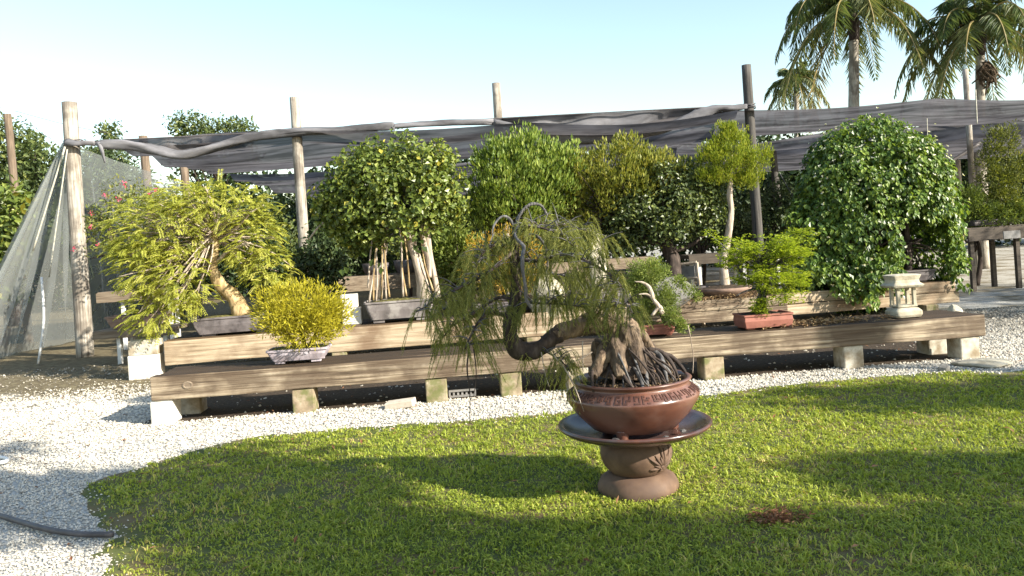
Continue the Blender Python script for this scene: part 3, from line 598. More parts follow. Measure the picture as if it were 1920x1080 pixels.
o = MB().add(V.reshape(-1, 3), np.stack((q, q + 22, q + 23, q + 1), -1).reshape(-1, 4)).build('side_net', M['net'], None, True)
tag(o, 'pale translucent net hung from the left post down to the ground', 'net')
# ================================================================== BACKGROUND
def tree(name, label, cat, seed, blobs, leaf, nc, cr, per, L, Wd, base, trunk_r, style='out', bark='bark_dark', group=None, lo_=.45, tmean=.5, nlimb=5):
    base = np.asarray(base, float); th = thing(name, label, cat, base, group); top = np.mean([b[0] for b in blobs], 0)
    mb = MB(); mb.tube([base, base * .6 + top * .4 + (.1, 0, 0), top], [trunk_r * 1.2, trunk_r * .85, trunk_r * .45], 9, 4, .12, seed); mb.build('trunk', M[bark], th, True)
    mb = MB(); C = crown(mb, seed, blobs, nc, cr, per, L, Wd, style, lo_, 1.0, tmean=tmean); mb.build('crown', M['leaf_' + leaf], th, kind='stuff')
    mb = MB(); twigs(mb, seed, base * .5 + top * .5, C, trunk_r * .4, max(8, nc // 12)); mb.build('twig_mass', M[bark], th, True, kind='stuff')
    return th
TG = 'trees behind the nursery'
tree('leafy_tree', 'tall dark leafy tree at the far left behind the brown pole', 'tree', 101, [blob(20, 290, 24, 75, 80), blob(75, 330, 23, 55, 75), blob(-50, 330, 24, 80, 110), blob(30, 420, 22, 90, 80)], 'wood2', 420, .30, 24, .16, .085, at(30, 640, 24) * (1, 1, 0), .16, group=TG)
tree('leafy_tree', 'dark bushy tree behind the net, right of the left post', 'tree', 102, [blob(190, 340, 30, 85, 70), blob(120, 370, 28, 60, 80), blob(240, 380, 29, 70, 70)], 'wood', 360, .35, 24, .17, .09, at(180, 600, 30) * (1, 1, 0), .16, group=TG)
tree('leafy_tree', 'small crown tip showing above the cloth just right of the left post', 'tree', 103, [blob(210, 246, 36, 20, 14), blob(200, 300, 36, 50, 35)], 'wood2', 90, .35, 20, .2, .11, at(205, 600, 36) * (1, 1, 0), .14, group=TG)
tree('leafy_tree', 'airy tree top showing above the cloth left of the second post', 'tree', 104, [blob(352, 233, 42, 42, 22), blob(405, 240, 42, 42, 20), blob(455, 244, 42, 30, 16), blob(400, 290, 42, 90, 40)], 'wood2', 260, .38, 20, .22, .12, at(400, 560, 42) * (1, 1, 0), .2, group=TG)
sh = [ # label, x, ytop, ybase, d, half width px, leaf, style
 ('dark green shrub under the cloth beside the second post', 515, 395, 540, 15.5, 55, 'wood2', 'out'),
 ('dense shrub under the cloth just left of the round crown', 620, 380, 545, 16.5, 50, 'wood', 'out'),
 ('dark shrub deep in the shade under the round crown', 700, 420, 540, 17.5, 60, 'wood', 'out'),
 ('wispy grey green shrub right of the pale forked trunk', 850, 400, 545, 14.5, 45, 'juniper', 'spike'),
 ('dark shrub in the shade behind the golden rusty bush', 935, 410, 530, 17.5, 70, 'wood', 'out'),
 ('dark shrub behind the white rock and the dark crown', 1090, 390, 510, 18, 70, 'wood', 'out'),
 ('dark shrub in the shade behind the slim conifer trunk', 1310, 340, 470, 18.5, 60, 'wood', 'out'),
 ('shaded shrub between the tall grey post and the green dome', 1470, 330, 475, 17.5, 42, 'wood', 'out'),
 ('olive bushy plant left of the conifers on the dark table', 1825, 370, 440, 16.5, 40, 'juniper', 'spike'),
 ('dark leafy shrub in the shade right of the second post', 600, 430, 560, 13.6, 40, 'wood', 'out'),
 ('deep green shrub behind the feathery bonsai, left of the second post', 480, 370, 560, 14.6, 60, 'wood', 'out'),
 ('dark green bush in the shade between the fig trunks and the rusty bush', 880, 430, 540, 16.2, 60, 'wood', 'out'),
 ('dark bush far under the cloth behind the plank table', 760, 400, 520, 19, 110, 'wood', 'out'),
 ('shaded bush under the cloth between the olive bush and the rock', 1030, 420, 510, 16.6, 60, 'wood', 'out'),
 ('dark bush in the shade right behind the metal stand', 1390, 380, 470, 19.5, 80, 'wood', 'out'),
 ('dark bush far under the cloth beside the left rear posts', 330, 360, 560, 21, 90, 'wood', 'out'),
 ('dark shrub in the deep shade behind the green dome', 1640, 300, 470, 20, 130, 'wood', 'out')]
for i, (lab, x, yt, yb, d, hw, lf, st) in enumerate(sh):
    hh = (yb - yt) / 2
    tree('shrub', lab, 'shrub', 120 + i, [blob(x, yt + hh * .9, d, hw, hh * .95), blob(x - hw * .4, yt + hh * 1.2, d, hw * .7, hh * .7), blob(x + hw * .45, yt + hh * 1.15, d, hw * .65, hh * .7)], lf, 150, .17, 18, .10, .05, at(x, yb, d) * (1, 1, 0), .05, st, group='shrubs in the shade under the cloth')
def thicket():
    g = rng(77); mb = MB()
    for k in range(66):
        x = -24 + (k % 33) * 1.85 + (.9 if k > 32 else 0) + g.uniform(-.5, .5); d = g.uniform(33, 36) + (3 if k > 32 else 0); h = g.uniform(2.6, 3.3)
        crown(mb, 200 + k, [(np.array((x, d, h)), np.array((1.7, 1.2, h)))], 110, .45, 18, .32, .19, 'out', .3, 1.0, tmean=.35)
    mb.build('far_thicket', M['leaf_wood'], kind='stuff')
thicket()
# reeds left, behind the net
mb = MB(); g = rng(9); n = 900; P = np.c_[g.uniform(-1, 1, n) * 1.1, g.uniform(-1, 1, n) * .8, np.zeros(n)] + at(250, 520, 21) * (1, 1, 0)
for k in range(5):
    mm = n; A = unit(np.c_[g.normal(0, .30, (mm, 2)), np.ones(mm)]); leaf_mesh(mb, P + (0, 0, .25 * k), A, rdir(g, mm), g.uniform(.8, 1.5, mm), .035, np.clip(g.normal(.5, .2, mm), 0, 1))
mb.build('tall_reed_clump', M['leaf_reed'], kind='stuff')
# leafy plant at the left edge with big leaves
th = thing('leafy_shrub', 'big leaved green shrub with a few yellow leaves behind the left edge of the net', 'shrub', at(5, 560, 16.5) * (1, 1, 0))
mb = MB(); bl = [blob(15, 400, 16.5, 42, 55), blob(-20, 470, 16.5, 50, 70), blob(35, 470, 16.4, 28, 50), blob(10, 530, 16.5, 35, 40)]
C = crown(mb, 140, bl, 230, .2, 9, .19, .095, 'out', .35, 1.0); mb.build('foliage', M['leaf_ficus'], th, kind='stuff')
mb = MB(); twigs(mb, 141, at(5, 560, 16.5) * (1, 1, 0), C, .012, 8); mb.build('stem', M['bark_dark'], th, True)
yl = MB(); g = rng(142); P = np.array([at(x, y, 15.9) for x, y in ((22, 472), (30, 466), (38, 362), (46, 380), (30, 352), (40, 392), (48, 369))]); leaf_mesh(yl, P, unit(g.normal(size=(7, 3)) * (1, .3, .4) - (0, 0, .7)), unit(np.array((.3, -1, .3)) + g.normal(0, .3, (7, 3))), .19, .10, np.full(7, .95)); yl.build('yellow_leaves', M['leaf_gold'], th, kind='stuff')
# ------------------------------------------------------------------ palms
def palm(label, x, y, d, ybase, frond_len, n, seed, trunk_r, boot, xbase):
    c = at(x, y, d); b_ = at(xbase, ybase, d) * (1, 1, 0); th = thing('palm_tree', label, 'palm', b_, 'palms behind the shade cloth'); g = rng(seed)
    mb = MB(); mb.tube([b_, b_ * .5 + c * .5, c - (0, 0, boot)], [trunk_r * 1.3, trunk_r, trunk_r * .9], 12, 8, .05, seed); mb.build('trunk', M['post'], th, True)
    mb = MB(); mb.tube([c - (0, 0, boot), c - (0, 0, boot * .4), c + (0, 0, .1)], [trunk_r * .95, trunk_r * 1.25, trunk_r * .5], 12, 5, .15, seed); mb.build('crown_shaft', M['bark_dark'], th, True)
    for k in range(n):
        az = k * 2.39996 + g.uniform(-.25, .25); el = R(78 - 96 * (k + .5) / n + g.uniform(-8, 8)); ln = frond_len * g.uniform(.85, 1.12)
        h = np.array((math.cos(az), math.sin(az), 0)); t = np.linspace(0, 1, 34)[:, None]
        drop = .50 + .35 * max(0, math.cos(el))
        P = c + h * math.cos(el) * t * ln * (1 - .22 * t ** 2) + np.array((0, 0, 1.)) * (math.sin(el) * t * ln - drop * t ** 2.1 * ln)
        mb = MB(); mb.tube(P[::4], np.linspace(.05, .012, len(P[::4])), 5, 2, tint=.95)
        T = unit(np.gradient(P, axis=0)); sdv = unit(np.cross(T, np.array((0, 0, 1.)))); tone = np.clip(.42 + .35 * (k / n) ** 2 + g.normal(0, .08), 0, 1)
        for s_ in (-1, 1):
            for rep in range(2):
                sel = slice(3, 34); m_ = 31; A = unit(sdv[sel] * s_ * .8 + T[sel] * .55 + g.normal(0, .15, (m_, 3)) - np.array((0, 0, .55 + .4 * rep)))
                prof = np.sin(np.pi * np.clip(t[sel, 0] * .86 + .12, 0, 1)) ** .6
                leaf_mesh(mb, P[sel] + T[sel] * rep * .05, A, np.cross(A, T[sel]) * s_ + g.normal(0, .2, (m_, 3)), frond_len * .25 * prof * g.uniform(.8, 1.1, m_), .062, np.clip(g.normal(tone, .1, m_), 0, 1))
        mb.build('frond', M['leaf_palm'], th)
palm('tall palm with grey trunk rising above the cloth, nearest the tall grey post', 1597, 12, 36, 500, 5.0, 28, 301, .24, 1.6, 1606)
palm('palm at the right edge whose trunk is hidden behind its drooping fronds', 1834, 48, 33, 500, 4.1, 28, 302, .2, 1.3, 1846)
palm('small distant palm left of the tall palm, only its crown above the cloth', 1492, 150, 46, 480, 2.5, 17, 303, .16, .8, 1496)
mb = MB(); g = rng(33); cc = at(1850, 138, 32.6); 
th = [o for o in bpy.data.objects if o.name.startswith('palm_tree')][1]
for k in range(30): mb.tube([cc + (g.normal(0, .08), 0, .5), cc + g.normal(0, .2, 3) * (1, 1, .8), cc + g.normal(0, .3, 3) - (0, 0, .3)], [.03, .05, .03], 5, 2)
mb.build('seed_cluster', M['nut'], th, True, kind='stuff')
# ------------------------------------------------------------------ trees that stand right of and behind the camera and shade the lawn
for k, (x, y, h, r, lab) in enumerate(((11.8, 1.9, 4.55, (2.0, .5, .45), 'broad leafy tree standing beyond the right edge of the lawn'),
                                    (8.3, -.85, 4.5, (2.4, .34, .42), 'wide leafy tree on the lawn behind and right of the viewer'),
                                    (10.4, -.1, 4.5, (1.0, .14, .16), 'small leafy tree beside the lawn near its right border'),
                                    (5.6, .25, 4.75, (1.5, .55, .42), 'spreading tree on the lawn right of the viewer'),
                                    (5.9, .0, 6.9, (1.3, .5, .5), 'taller open tree on the lawn right of the viewer'),
                                    (11.3, 3.42, 5.08, (.24, .30, .14), 'open crowned tree near the right ends of the benches'),
                                    (17.2, 6.6, 4.4, (2.6, 2.6, 2.1), 'big dense tree out to the right of the benches'),
                                    (18.6, 9.4, 4.6, (3.0, 2.6, 2.3), 'big dense tree farther out to the right, beside the shade house'))):
    if not lab: continue
    tree('shade_tree', lab, 'tree', 400 + k, [(np.array((x, y, h)), np.array(r)), (np.array((x - r[0] * .6, y + .3, h - .1)), np.array(r) * .6), (np.array((x + r[0] * .55, y - .2, h + .15)), np.array(r) * .6)], 'wood2', (60 if h > 6 else 420 if k == 3 else 60 if k == 5 else 150) if k < 6 else 330, .11 if k == 5 else .2 if k < 6 else .38, 7 if k == 5 else 14, .2, .10, (x, y, 0), .12, lo_=.1, group='trees whose shade falls on the lawn')
# ------------------------------------------------------------------ tables and shelves behind
def table(label, x0, x1, y, d, z, depth, th_, mat, legs, slope=0.0, legw=.07, group='tables under the shade cloth', leg_mat=None, cat='table', name='plant_table'):
    p, q = at(x0, y, d), at(x1, y, d + slope); c = (p + q) / 2; L_ = np.linalg.norm((q - p)[:2]); rz = math.atan2(q[1] - p[1], q[0] - p[0])
    t = thing(name, label, cat, (c[0], c[1], 0), group); e = np.array((math.cos(rz), math.sin(rz), 0)); f = np.array((-e[1], e[0], 0))
    for k in range(3): MB().box(c * (1, 1, 0) + f * (depth * (k + .5) / 3 - .01) + (0, 0, z - th_ / 2), (L_, depth / 3 - .012, th_), rz).build('board', M[mat], t, bevel=.006)
    MB().box(c * (1, 1, 0) + f * (-.035) + (0, 0, z - th_ * 1.2), (L_, .04, th_ * 2.0), rz).build('apron', M[mat], t, bevel=.005)
    for s_ in legs:
        for w_ in (.06, depth - .06):
            MB().box(c * (1, 1, 0) + e * (s_ - .5) * L_ + f * w_ + (0, 0, (z - th_) / 2), (legw, legw, z - th_ - .004), rz).build('leg', M[leg_mat or mat], t)
    return t
def zof(y, x, d): return at(x, y, d)[2]
table('low plank shelf carrying the brown pot beside the left post', 176, 330, 622, 12.4, zof(617, 240, 12.4), .55, .06, 'plank', (.28, .85), leg_mat='pvc', legw=.06)
table('upper plank shelf with white legs behind the left post', 182, 330, 548, 14.6, zof(545, 240, 14.6), .4, .09, 'plank', (.3, .9), leg_mat='pvc', legw=.06)
table('long weathered plank table behind the golden shrub', 588, 930, 520, 14.6, zof(514, 740, 14.6), .7, .13, 'plank', (.05, .35, .65, .95), slope=.6)
table('grey plank table in the shade behind the weeping bonsai', 960, 1230, 498, 16, zof(490, 1100, 16), .7, .1, 'plank', (.05, .5, .95), slope=.4)
table('dark table under the cloth at the right edge with conifers', 1812, 1990, 436, 15.2, zof(425, 1860, 15.2), .8, .12, 'table', (.06, .54, .97), slope=.2, legw=.08)
table('dark low table in the shade right of the slim conifer', 1290, 1500, 478, 17.5, zof(472, 1390, 17.5), .7, .1, 'table', (.1, .5, .9), slope=.2, leg_mat='pvc')
o = MB().box(at(1897, 440, 15.05), (.34, .02, .15), .05).build('plant_sign', M['metal'], None, bevel=.003); tag(o, 'small pale grey board fixed on the dark table at right', 'sign')
# metal frame stand beside the grey rock
t = thing('metal_stand', 'rusty square metal frame stand behind the juniper with the grey rock', 'stand', at(1288, 548, 12.3) * (1, 1, 0))
A_, B_, C_, D_ = at(1248, 500, 12.6), at(1306, 492, 12.3), at(1316, 552, 12.3), at(1256, 556, 12.6)
for p, q in ((A_, B_), (B_, C_ * (1, 1, 0)), (A_, D_ * (1, 1, 0)), (A_ - (0, 0, .22), B_ - (0, 0, .24))): MB().tube([p, (p + q) / 2, q], .03, 6, 2).build('frame_bar', M['bark_pale'], t)
for k in range(4): p = A_ * (1 - .2 - .18 * k) + B_ * (.2 + .18 * k); MB().tube([p - (0, 0, .23), p - (0, 0, .4), p - (0, 0, .8)], .014, 5, 2).build('frame_rod', M['metal'], t)
o = MB().box((A_ + B_) / 2 + (0, .03, -.12), (.46, .02, .18), math.atan2(B_[1] - A_[1], B_[0] - A_[0])).build('back_panel', M['metal'], t)
# small pots on the rear tables
def tiny(label, x, y, d, w, h, mat, leaf=None, seed=0, hh=24):
    c = at(x, y, d); t = thing('potted_plant' if leaf else 'plant_pot', label, 'potted plant' if leaf else 'pot', c, 'pots on the tables under the cloth')
    mb = MB(); mb.lathe([(w * .36, 0), (w * .42, h * .4), (w * .5, h), (w * .44, h), (w * .40, h * .7), (.001, h * .7)], c, 14); mb.build('pot', M[mat], t, True)
    if leaf:
        mb = MB(); crown(mb, seed, [(c + (0, 0, h + hh * d / FPX), np.array((hh * .9, hh * .9, hh)) * d / FPX)], 40, .07, 10, .06, .03, 'spike'); mb.build('foliage', M['leaf_' + leaf], t, kind='stuff')
zt = zof(514, 740, 14.6)
for i, (lab, x, d, w, h, mt, lf, hh) in enumerate((('wide dark bowl on the long plank table left of the fig roots', 705, 15.0, .55, .22, 'pot_dark', None, 0), ('dark grey bowl with a small shrub right of the aerial roots', 762, 15.0, .5, .25, 'pot_dark', 'wood2', 26),
        ('brown pot with a wispy shrub on the long plank table', 845, 15.2, .35, .2, 'pot_brown', 'juniper', 30), ('small brown pot with a low shrub at the left end of the plank table', 612, 15.0, .34, .2, 'pot_brown', 'wood2', 28))):
    u_ = (x - 960) * d / FPX; tiny(lab, 0, 0, 1, 1, 1, mt) if False else None
    c = at(x, 500, d); c[2] = zt + .004; t = thing('potted_plant' if lf else 'plant_pot', lab, 'potted plant' if lf else 'pot', c, 'pots on the tables under the cloth')
    mb = MB(); mb.lathe([(w * .36, 0), (w * .45, h * .4), (w * .5, h), (w * .44, h), (w * .40, h * .7), (.001, h * .7)], c, 16); mb.build('pot', M[mt], t, True)
    if lf: mb = MB(); crown(mb, 500 + i, [(c + (0, 0, h + hh * .8 * d / FPX), np.array((hh, hh, hh)) * d / FPX)], 60, .08, 10, .06, .03, 'spike'); mb.build('foliage', M['leaf_' + lf], t, kind='stuff')
# ================================================================== BONSAI ON THE BENCHES
BG = 'bonsai on the timber benches'
def bonsai(name, label, c): return thing(name, label, 'bonsai', c, BG)
def trunkp(par, pts, rads, mat, seed=0, name='trunk', wob=.14, n=12, sub=6, label=None):
    return MB().tube(pts, rads, n, sub, wob, seed).build(name, M[mat], par, True, label=label)
# --- feathery bonsai, left
c = upx(450, .50, ZU); th = bonsai('bonsai', 'light yellow green feathery bonsai with drooping fronds and pale bare trunk at left', c)
zt = pot_rect(th, c, ZU + .004, 1.20, .70, .26, 'pot_dark', .84, RZ + .10, .02, 'moss')
D = c[1] - .05
tr = [at(455, 592, D), at(440, 560, D), at(412, 532, D - .05), at(398, 500, D - .08), at(404, 462, D - .05), at(398, 425, D), at(375, 395, D)]
trunkp(th, tr, [.15, .105, .085, .07, .055, .04, .02], 'bark_yellow', 3)
for i, l in enumerate(([(412, 532), (380, 500), (330, 470), (285, 450)], [(404, 462), (440, 430), (470, 400), (495, 385)], [(398, 500), (430, 470), (470, 455)], [(440, 560), (400, 560), (340, 570), (300, 600)], [(398, 425), (350, 400), (300, 385)], [(404, 440), (400, 390), (385, 350)])):
    MB().tube([at(x, y, D - .12 * k * (i % 3 - .6)) for k, (x, y) in enumerate(l)], np.linspace(.032, .01, len(l)), 7, 5, .15, i).build('limb', M['bark_pale'], th, True)
bl = [blob(405, 392, D, 108, 52), blob(300, 425, D - .2, 92, 66), blob(275, 500, D - .35, 62, 62), blob(288, 580, D - .45, 48, 52), blob(345, 520, D - .35, 66, 70), blob(350, 372, D - .1, 70, 38), blob(470, 440, D, 58, 75), blob(500, 500, D + .1, 50, 45), blob(255, 455, D - .2, 50, 40)]
Ptr = np.array([(455, 600), (440, 560), (412, 532), (398, 500), (404, 462), (398, 440)], float)
def clear_trunk(p):                            # the fronds part in front of the bare trunk
    u, v = p[:, 0] * FPX / p[:, 1], (EYE - p[:, 2]) * FPX / p[:, 1]; q = np.c_[u * CR + v * SR + 960, -u * SR + v * CR + 460]; d = np.full(len(p), 99.)
    for a_, b_ in zip(Ptr[:-1], Ptr[1:]):
        e = b_ - a_; t = np.clip(((q - a_) @ e) / (e @ e), 0, 1); d = np.minimum(d, np.linalg.norm(q - a_ - t[:, None] * e, axis=1))
    return (d > 22) | (p[:, 1] > D)
mb = MB(); fronds(mb, 41, bl, 2100, .19, 12, .046, .016, keep=clear_trunk); mb.build('foliage', M['leaf_feather'], th, kind='stuff')
mb = MB(); C, _ = clumps(rng(42), bl, 150, .5, 1.0); twigs(mb, 42, at(400, 440, D), C, .016); mb.build('twig_mass', M['bark_pale'], th, True, kind='stuff')
# --- pink flowering bonsai on the low shelf
c = at(262, 616, 12.62); c[2] = zof(617, 240, 12.4) + .004; th = bonsai('bonsai', 'loose bonsai with small pink flowers and dark trunk in a long brown pot', c)
pot_rect(th, c, c[2], .92, .42, .21, 'pot_brown', .82, .05, .02)
D = c[1]
trunkp(th, [c + (.12, 0, .2), at(276, 545, D), at(258, 500, D), at(230, 478, D), at(212, 455, D), at(205, 425, D)], [.09, .08, .07, .06, .045, .02], 'bark_dark', 5)
for i, l in enumerate(([(258, 500), (240, 440), (262, 390), (275, 352)], [(212, 470), (190, 480), (170, 485)], [(230, 478), (205, 420), (180, 400)], [(240, 440), (225, 400), (205, 385)])):
    MB().tube([at(x, y, D) for x, y in l], np.linspace(.028, .007, len(l)), 6, 5, .15, i).build('limb', M['bark_dark'], th, True)
bl = [blob(250, 375, D, 62, 42), blob(205, 405, D, 45, 45), blob(180, 430, D, 30, 38), blob(290, 400, D + .2, 55, 50), blob(200, 465, D, 38, 22)]
mb = MB(); crown(mb, 51, bl, 190, .12, 9, .075, .032, 'out', .3, 1.0); mb.build('foliage', M['leaf_flame'], th, kind='stuff')
for i, (x, y) in enumerate(((197, 367), (222, 374), (184, 460), (290, 357), (281, 364), (172, 400), (138, 465), (170, 425), (232, 345))):
    g = rng(60 + i); p = at(x, y, D - .25); mb = MB(); m_ = 11; leaf_mesh(mb, p + g.normal(0, .018, (m_, 3)), rdir(g, m_) - (0, .4, 0), rdir(g, m_) - (0, .8, 0), .036, .024, np.clip(g.normal(.5, .3, m_), 0, 1)); mb.build('flower', M['petal_pink'], th)
# --- golden shrub in lilac pot on the front bench
ex, ey, RZ = sv
def lox(px_, t, z=ZL):
    best = min((abs(at_px(lo(s, t, z))[0] - px_), s) for s in np.linspace(0, LEN, 500)); return lo(best[1], t, z)
c = lox(564, .34); th = bonsai('bonsai', 'round golden yellow shrub bonsai in a low lilac grey pot on the front bench', c)
pot_rect(th, c, ZL + .003, .60, .34, .145, 'pot_lilac', .80, RZ - .02, .02, 'moss', lip=.016)
D = c[1]
for i, l in enumerate(([(570, 662), (568, 635), (556, 605), (545, 580)], [(576, 662), (590, 630), (605, 600)], [(563, 662), (545, 635), (520, 612)])):
    trunkp(th, [at(x, y, D) for x, y in l], np.linspace(.03, .01, len(l)), 'bark_dark', i, 'stem')
bl = [blob(565, 578, D, 88, 52), blob(530, 580, D - .05, 55, 45), blob(610, 595, D - .05, 52, 42), blob(585, 625, D - .12, 60, 22), blob(555, 600, D, 80, 40)]
mb = MB(); crown(mb, 71, bl, 620, .075, 16, .052, .0115, 'spike', .45, 1.0, squash=.8); mb.build('foliage', M['leaf_gold'], th, kind='stuff')
gm = MB(); g = rng(72); m_ = 260; P = c + np.c_[g.uniform(-.27, .27, m_), g.uniform(-.14, .14, m_), np.full(m_, .125)]; leaf_mesh(gm, P, unit(np.c_[g.normal(0, .6, (m_, 2)), np.ones(m_)]), rdir(g, m_), g.uniform(.02, .06, m_), .005, np.clip(g.normal(.5, .2, m_), 0, 1)); gm.build('moss_tuft', M['leaf_olive'], th, kind='stuff')
# --- big round crown (fig) on the rear bench
sv2 = (exu, eyu, math.atan2(exu[1], exu[0])); ex, ey, RZ = sv2
c = upx(752, .48, ZU); th = bonsai('bonsai', 'large round dense green crown on pale forked trunk with aerial roots, grey pot', c)
pot_rect(th, c, ZU + .004, 1.02, .62, .31, 'pot_grey', .82, RZ + .02, .04, 'moss', fh=.05)
D = c[1] + .02; zs = ZU + .30
def s_at(x, y, d=None): return at(x, y, d or D)
trunkp(th, [s_at(796, 570), s_at(792, 530), s_at(782, 490), s_at(772, 455), s_at(765, 415), s_at(758, 370)], [.105, .085, .075, .07, .06, .03], 'bark_pale', 7)
trunkp(th, [s_at(806, 520), s_at(806, 490), s_at(796, 455), s_at(790, 420)], [.05, .05, .045, .03], 'bark_pale', 8, 'trunk')
trunkp(th, [s_at(822, 565), s_at(815, 520), s_at(806, 475), s_at(800, 430), s_at(792, 385)], [.045, .042, .04, .035, .02], 'bark_pale', 9, 'trunk')
trunkp(th, [s_at(712, 560), s_at(716, 520), s_at(722, 470), s_at(726, 420)], [.04, .03, .03, .02], 'bark_pale', 10, 'trunk')
g = rng(81)
for i, (x0, x1, yb) in enumerate(((692, 708, 567), (700, 706, 563), (705, 704, 566), (715, 716, 562), (724, 721, 560), (730, 719, 557), (756, 752, 556), (762, 753, 555), (690, 700, 540), (812, 788, 545), (752, 748, 520), (768, 757, 540))):
    MB().tube([s_at(x0, yb, D - .12 + .03 * (i % 4)), s_at((x0 + x1) / 2 + g.uniform(-4, 4), yb - 50, D - .1), s_at(x1, yb - 110, D - .05)], [.016, .012, .011], 6, 5, .1, i).build('aerial_root', M['bark_yellow' if i % 2 else 'bark_pale'], th, True)
bl = [blob(745, 372, D, 122, 92), blob(680, 340, D, 62, 62), blob(800, 335, D, 68, 66), blob(745, 320, D - .1, 105, 62), blob(640, 400, D + .05, 42, 46), blob(672, 425, D + .1, 55, 42), blob(830, 390, D, 44, 46), blob(620, 370, D, 32, 30)]
mb = MB(); C = crown(mb, 82, bl, 640, .155, 22, .078, .062, 'out', .5, 1.02); mb.build('crown', M['leaf_ficus'], th, kind='stuff')
mb = MB(); twigs(mb, 83, s_at(760, 400), C, .022, 90); mb.build('twig_mass', M['bark_grey'], th, True, kind='stuff')
MB().tube([s_at(578, 450), s_at(598, 425), s_at(620, 408), s_at(660, 395)], [.012, .016, .018, .02], 6, 5, .1).build('limb', M['bark_pale'], th, True)
lv = MB(); P = np.array([s_at(x, y, D - .3) for x, y in ((780, 440), (785, 450), (775, 458), (790, 462), (690, 478), (700, 485), (709, 492), (612, 425), (606, 432), (640, 505), (645, 500), (712, 500), (780, 470))]); g = rng(84); m_ = len(P)
leaf_mesh(lv, P, unit(g.normal(size=(m_, 3)) - (0, 0, .6)), unit(np.array((.5, -1, .5)) + g.normal(0, .3, (m_, 3))), .13, .10, np.full(m_, .7)); lv.build('low_leaf_cluster', M['leaf_ficus'], th, kind='stuff')
# --- upright bright bush, olive bush, dark spreading crown
def bench_tree(label, pxb, t, trunk, tr, bl, leaf, nc, cr, per, L, Wd, style, bark, seed, pot, tm=.5, limbs=(), lo_=.5, z=ZU, squash=1.0, twn=60):
    c = upx(pxb, t, z) if z == ZU else lox(pxb, t, z); th = bonsai('bonsai', label, c)
    if pot: pot_rect(th, c, z + .004, *pot[:3], pot[3], pot[4], RZ + pot[5] if len(pot) > 5 else RZ, .02, lip=.018)
    if trunk: trunkp(th, trunk, tr, bark, seed)
    for i, l in enumerate(limbs): MB().tube(l[0], np.linspace(l[1], l[2], len(l[0])), 7, 5, .15, i).build('limb', M[bark], th, True)
    mb = MB(); C = crown(mb, seed, bl, nc, cr, per, L, Wd, style, lo_, 1.02, tmean=tm, squash=squash); mb.build('crown', M['leaf_' + leaf], th, kind='stuff')
    if twn: mb = MB(); twigs(mb, seed, (np.mean([b[0] for b in bl], 0) * .7 + c * .3), C, .015, twn); mb.build('twig_mass', M[bark], th, True, kind='stuff')
    return th
c = upx(965, .6, ZU); D = c[1] + .2
bench_tree('tall bright green bush with upright leafy shoots behind the weeping bonsai', 965, .6, [c + (0, 0, .15), at(965, 480, D), at(970, 400, D), at(975, 330, D)], [.09, .08, .06, .02],
           [blob(965, 355, D, 92, 88), blob(930, 300, D, 42, 50), blob(985, 285, D, 46, 42), blob(1045, 310, D, 44, 50), blob(920, 400, D, 46, 46), blob(1020, 360, D, 60, 60)], 'upright', 760, .12, 17, .088, .040, 'up', 'bark_dark', 91, (.9, .5, .22, 'pot_dark', .85), .5)
c = upx(1135, .75, ZU); D = c[1] + .15
bench_tree('olive yellow bush with loose upright shoots between the bright bush and the conifer', 1135, .75, [c + (0, 0, .1), at(1120, 470, D), at(1125, 400, D), at(1140, 330, D)], [.08, .07, .05, .02],
           [blob(1135, 320, D, 92, 44), blob(1170, 275, D, 42, 34), blob(1215, 320, D, 46, 44), blob(1085, 335, D, 50, 50), blob(1260, 335, D + .1, 60, 40), blob(1180, 345, D, 80, 36), blob(1120, 375, D + .1, 75, 44), blob(1085, 400, D + .15, 50, 40)], 'olive', 680, .13, 16, .080, .036, 'up', 'bark_dark', 92, (.8, .45, .2, 'pot_dark', .85), .5)
c = upx(1262, .65, ZU); D = c[1] + .1
bench_tree('broad dark green crown spreading over a shaded trunk left of the slim conifer', 1262, .65, [c + (0, 0, .1), at(1262, 490, D), at(1252, 465, D), at(1240, 420, D)], [.13, .12, .10, .04],
           [blob(1255, 378, D, 98, 62), blob(1190, 400, D, 62, 50), blob(1310, 385, D, 58, 60), blob(1235, 430, D, 86, 34), blob(1300, 340, D, 55, 40), blob(1240, 345, D, 70, 38), blob(1160, 420, D + .1, 40, 50)], 'dark', 640, .15, 22, .062, .045, 'out', 'bark_dark', 93, (1.0, .5, .18, 'pot_dark', .85), .5,
           limbs=[([at(1252, 470, D), at(1290, 462, D), at(1322, 440, D)], .06, .02), ([at(1250, 465, D), at(1215, 450, D), at(1185, 420, D)], .06, .02)])
# --- rusty golden bush behind the weeping bonsai
c = lox(930, .5) ; c = upx(925, .35, ZU); D = c[1]
bench_tree('small rusty golden bush glowing behind the weeping bonsai trunk', 925, .35, [c + (0, 0, .1), at(928, 540, D), at(930, 490, D)], [.04, .035, .02],
           [blob(925, 475, D, 52, 45), blob(970, 480, D, 45, 55), blob(930, 515, D, 60, 40), blob(990, 520, D, 40, 40)], 'rust', 300, .10, 16, .075, .014, 'spike', 'bark_dark', 94, (.6, .4, .18, 'pot_dark', .85), .5, twn=30)
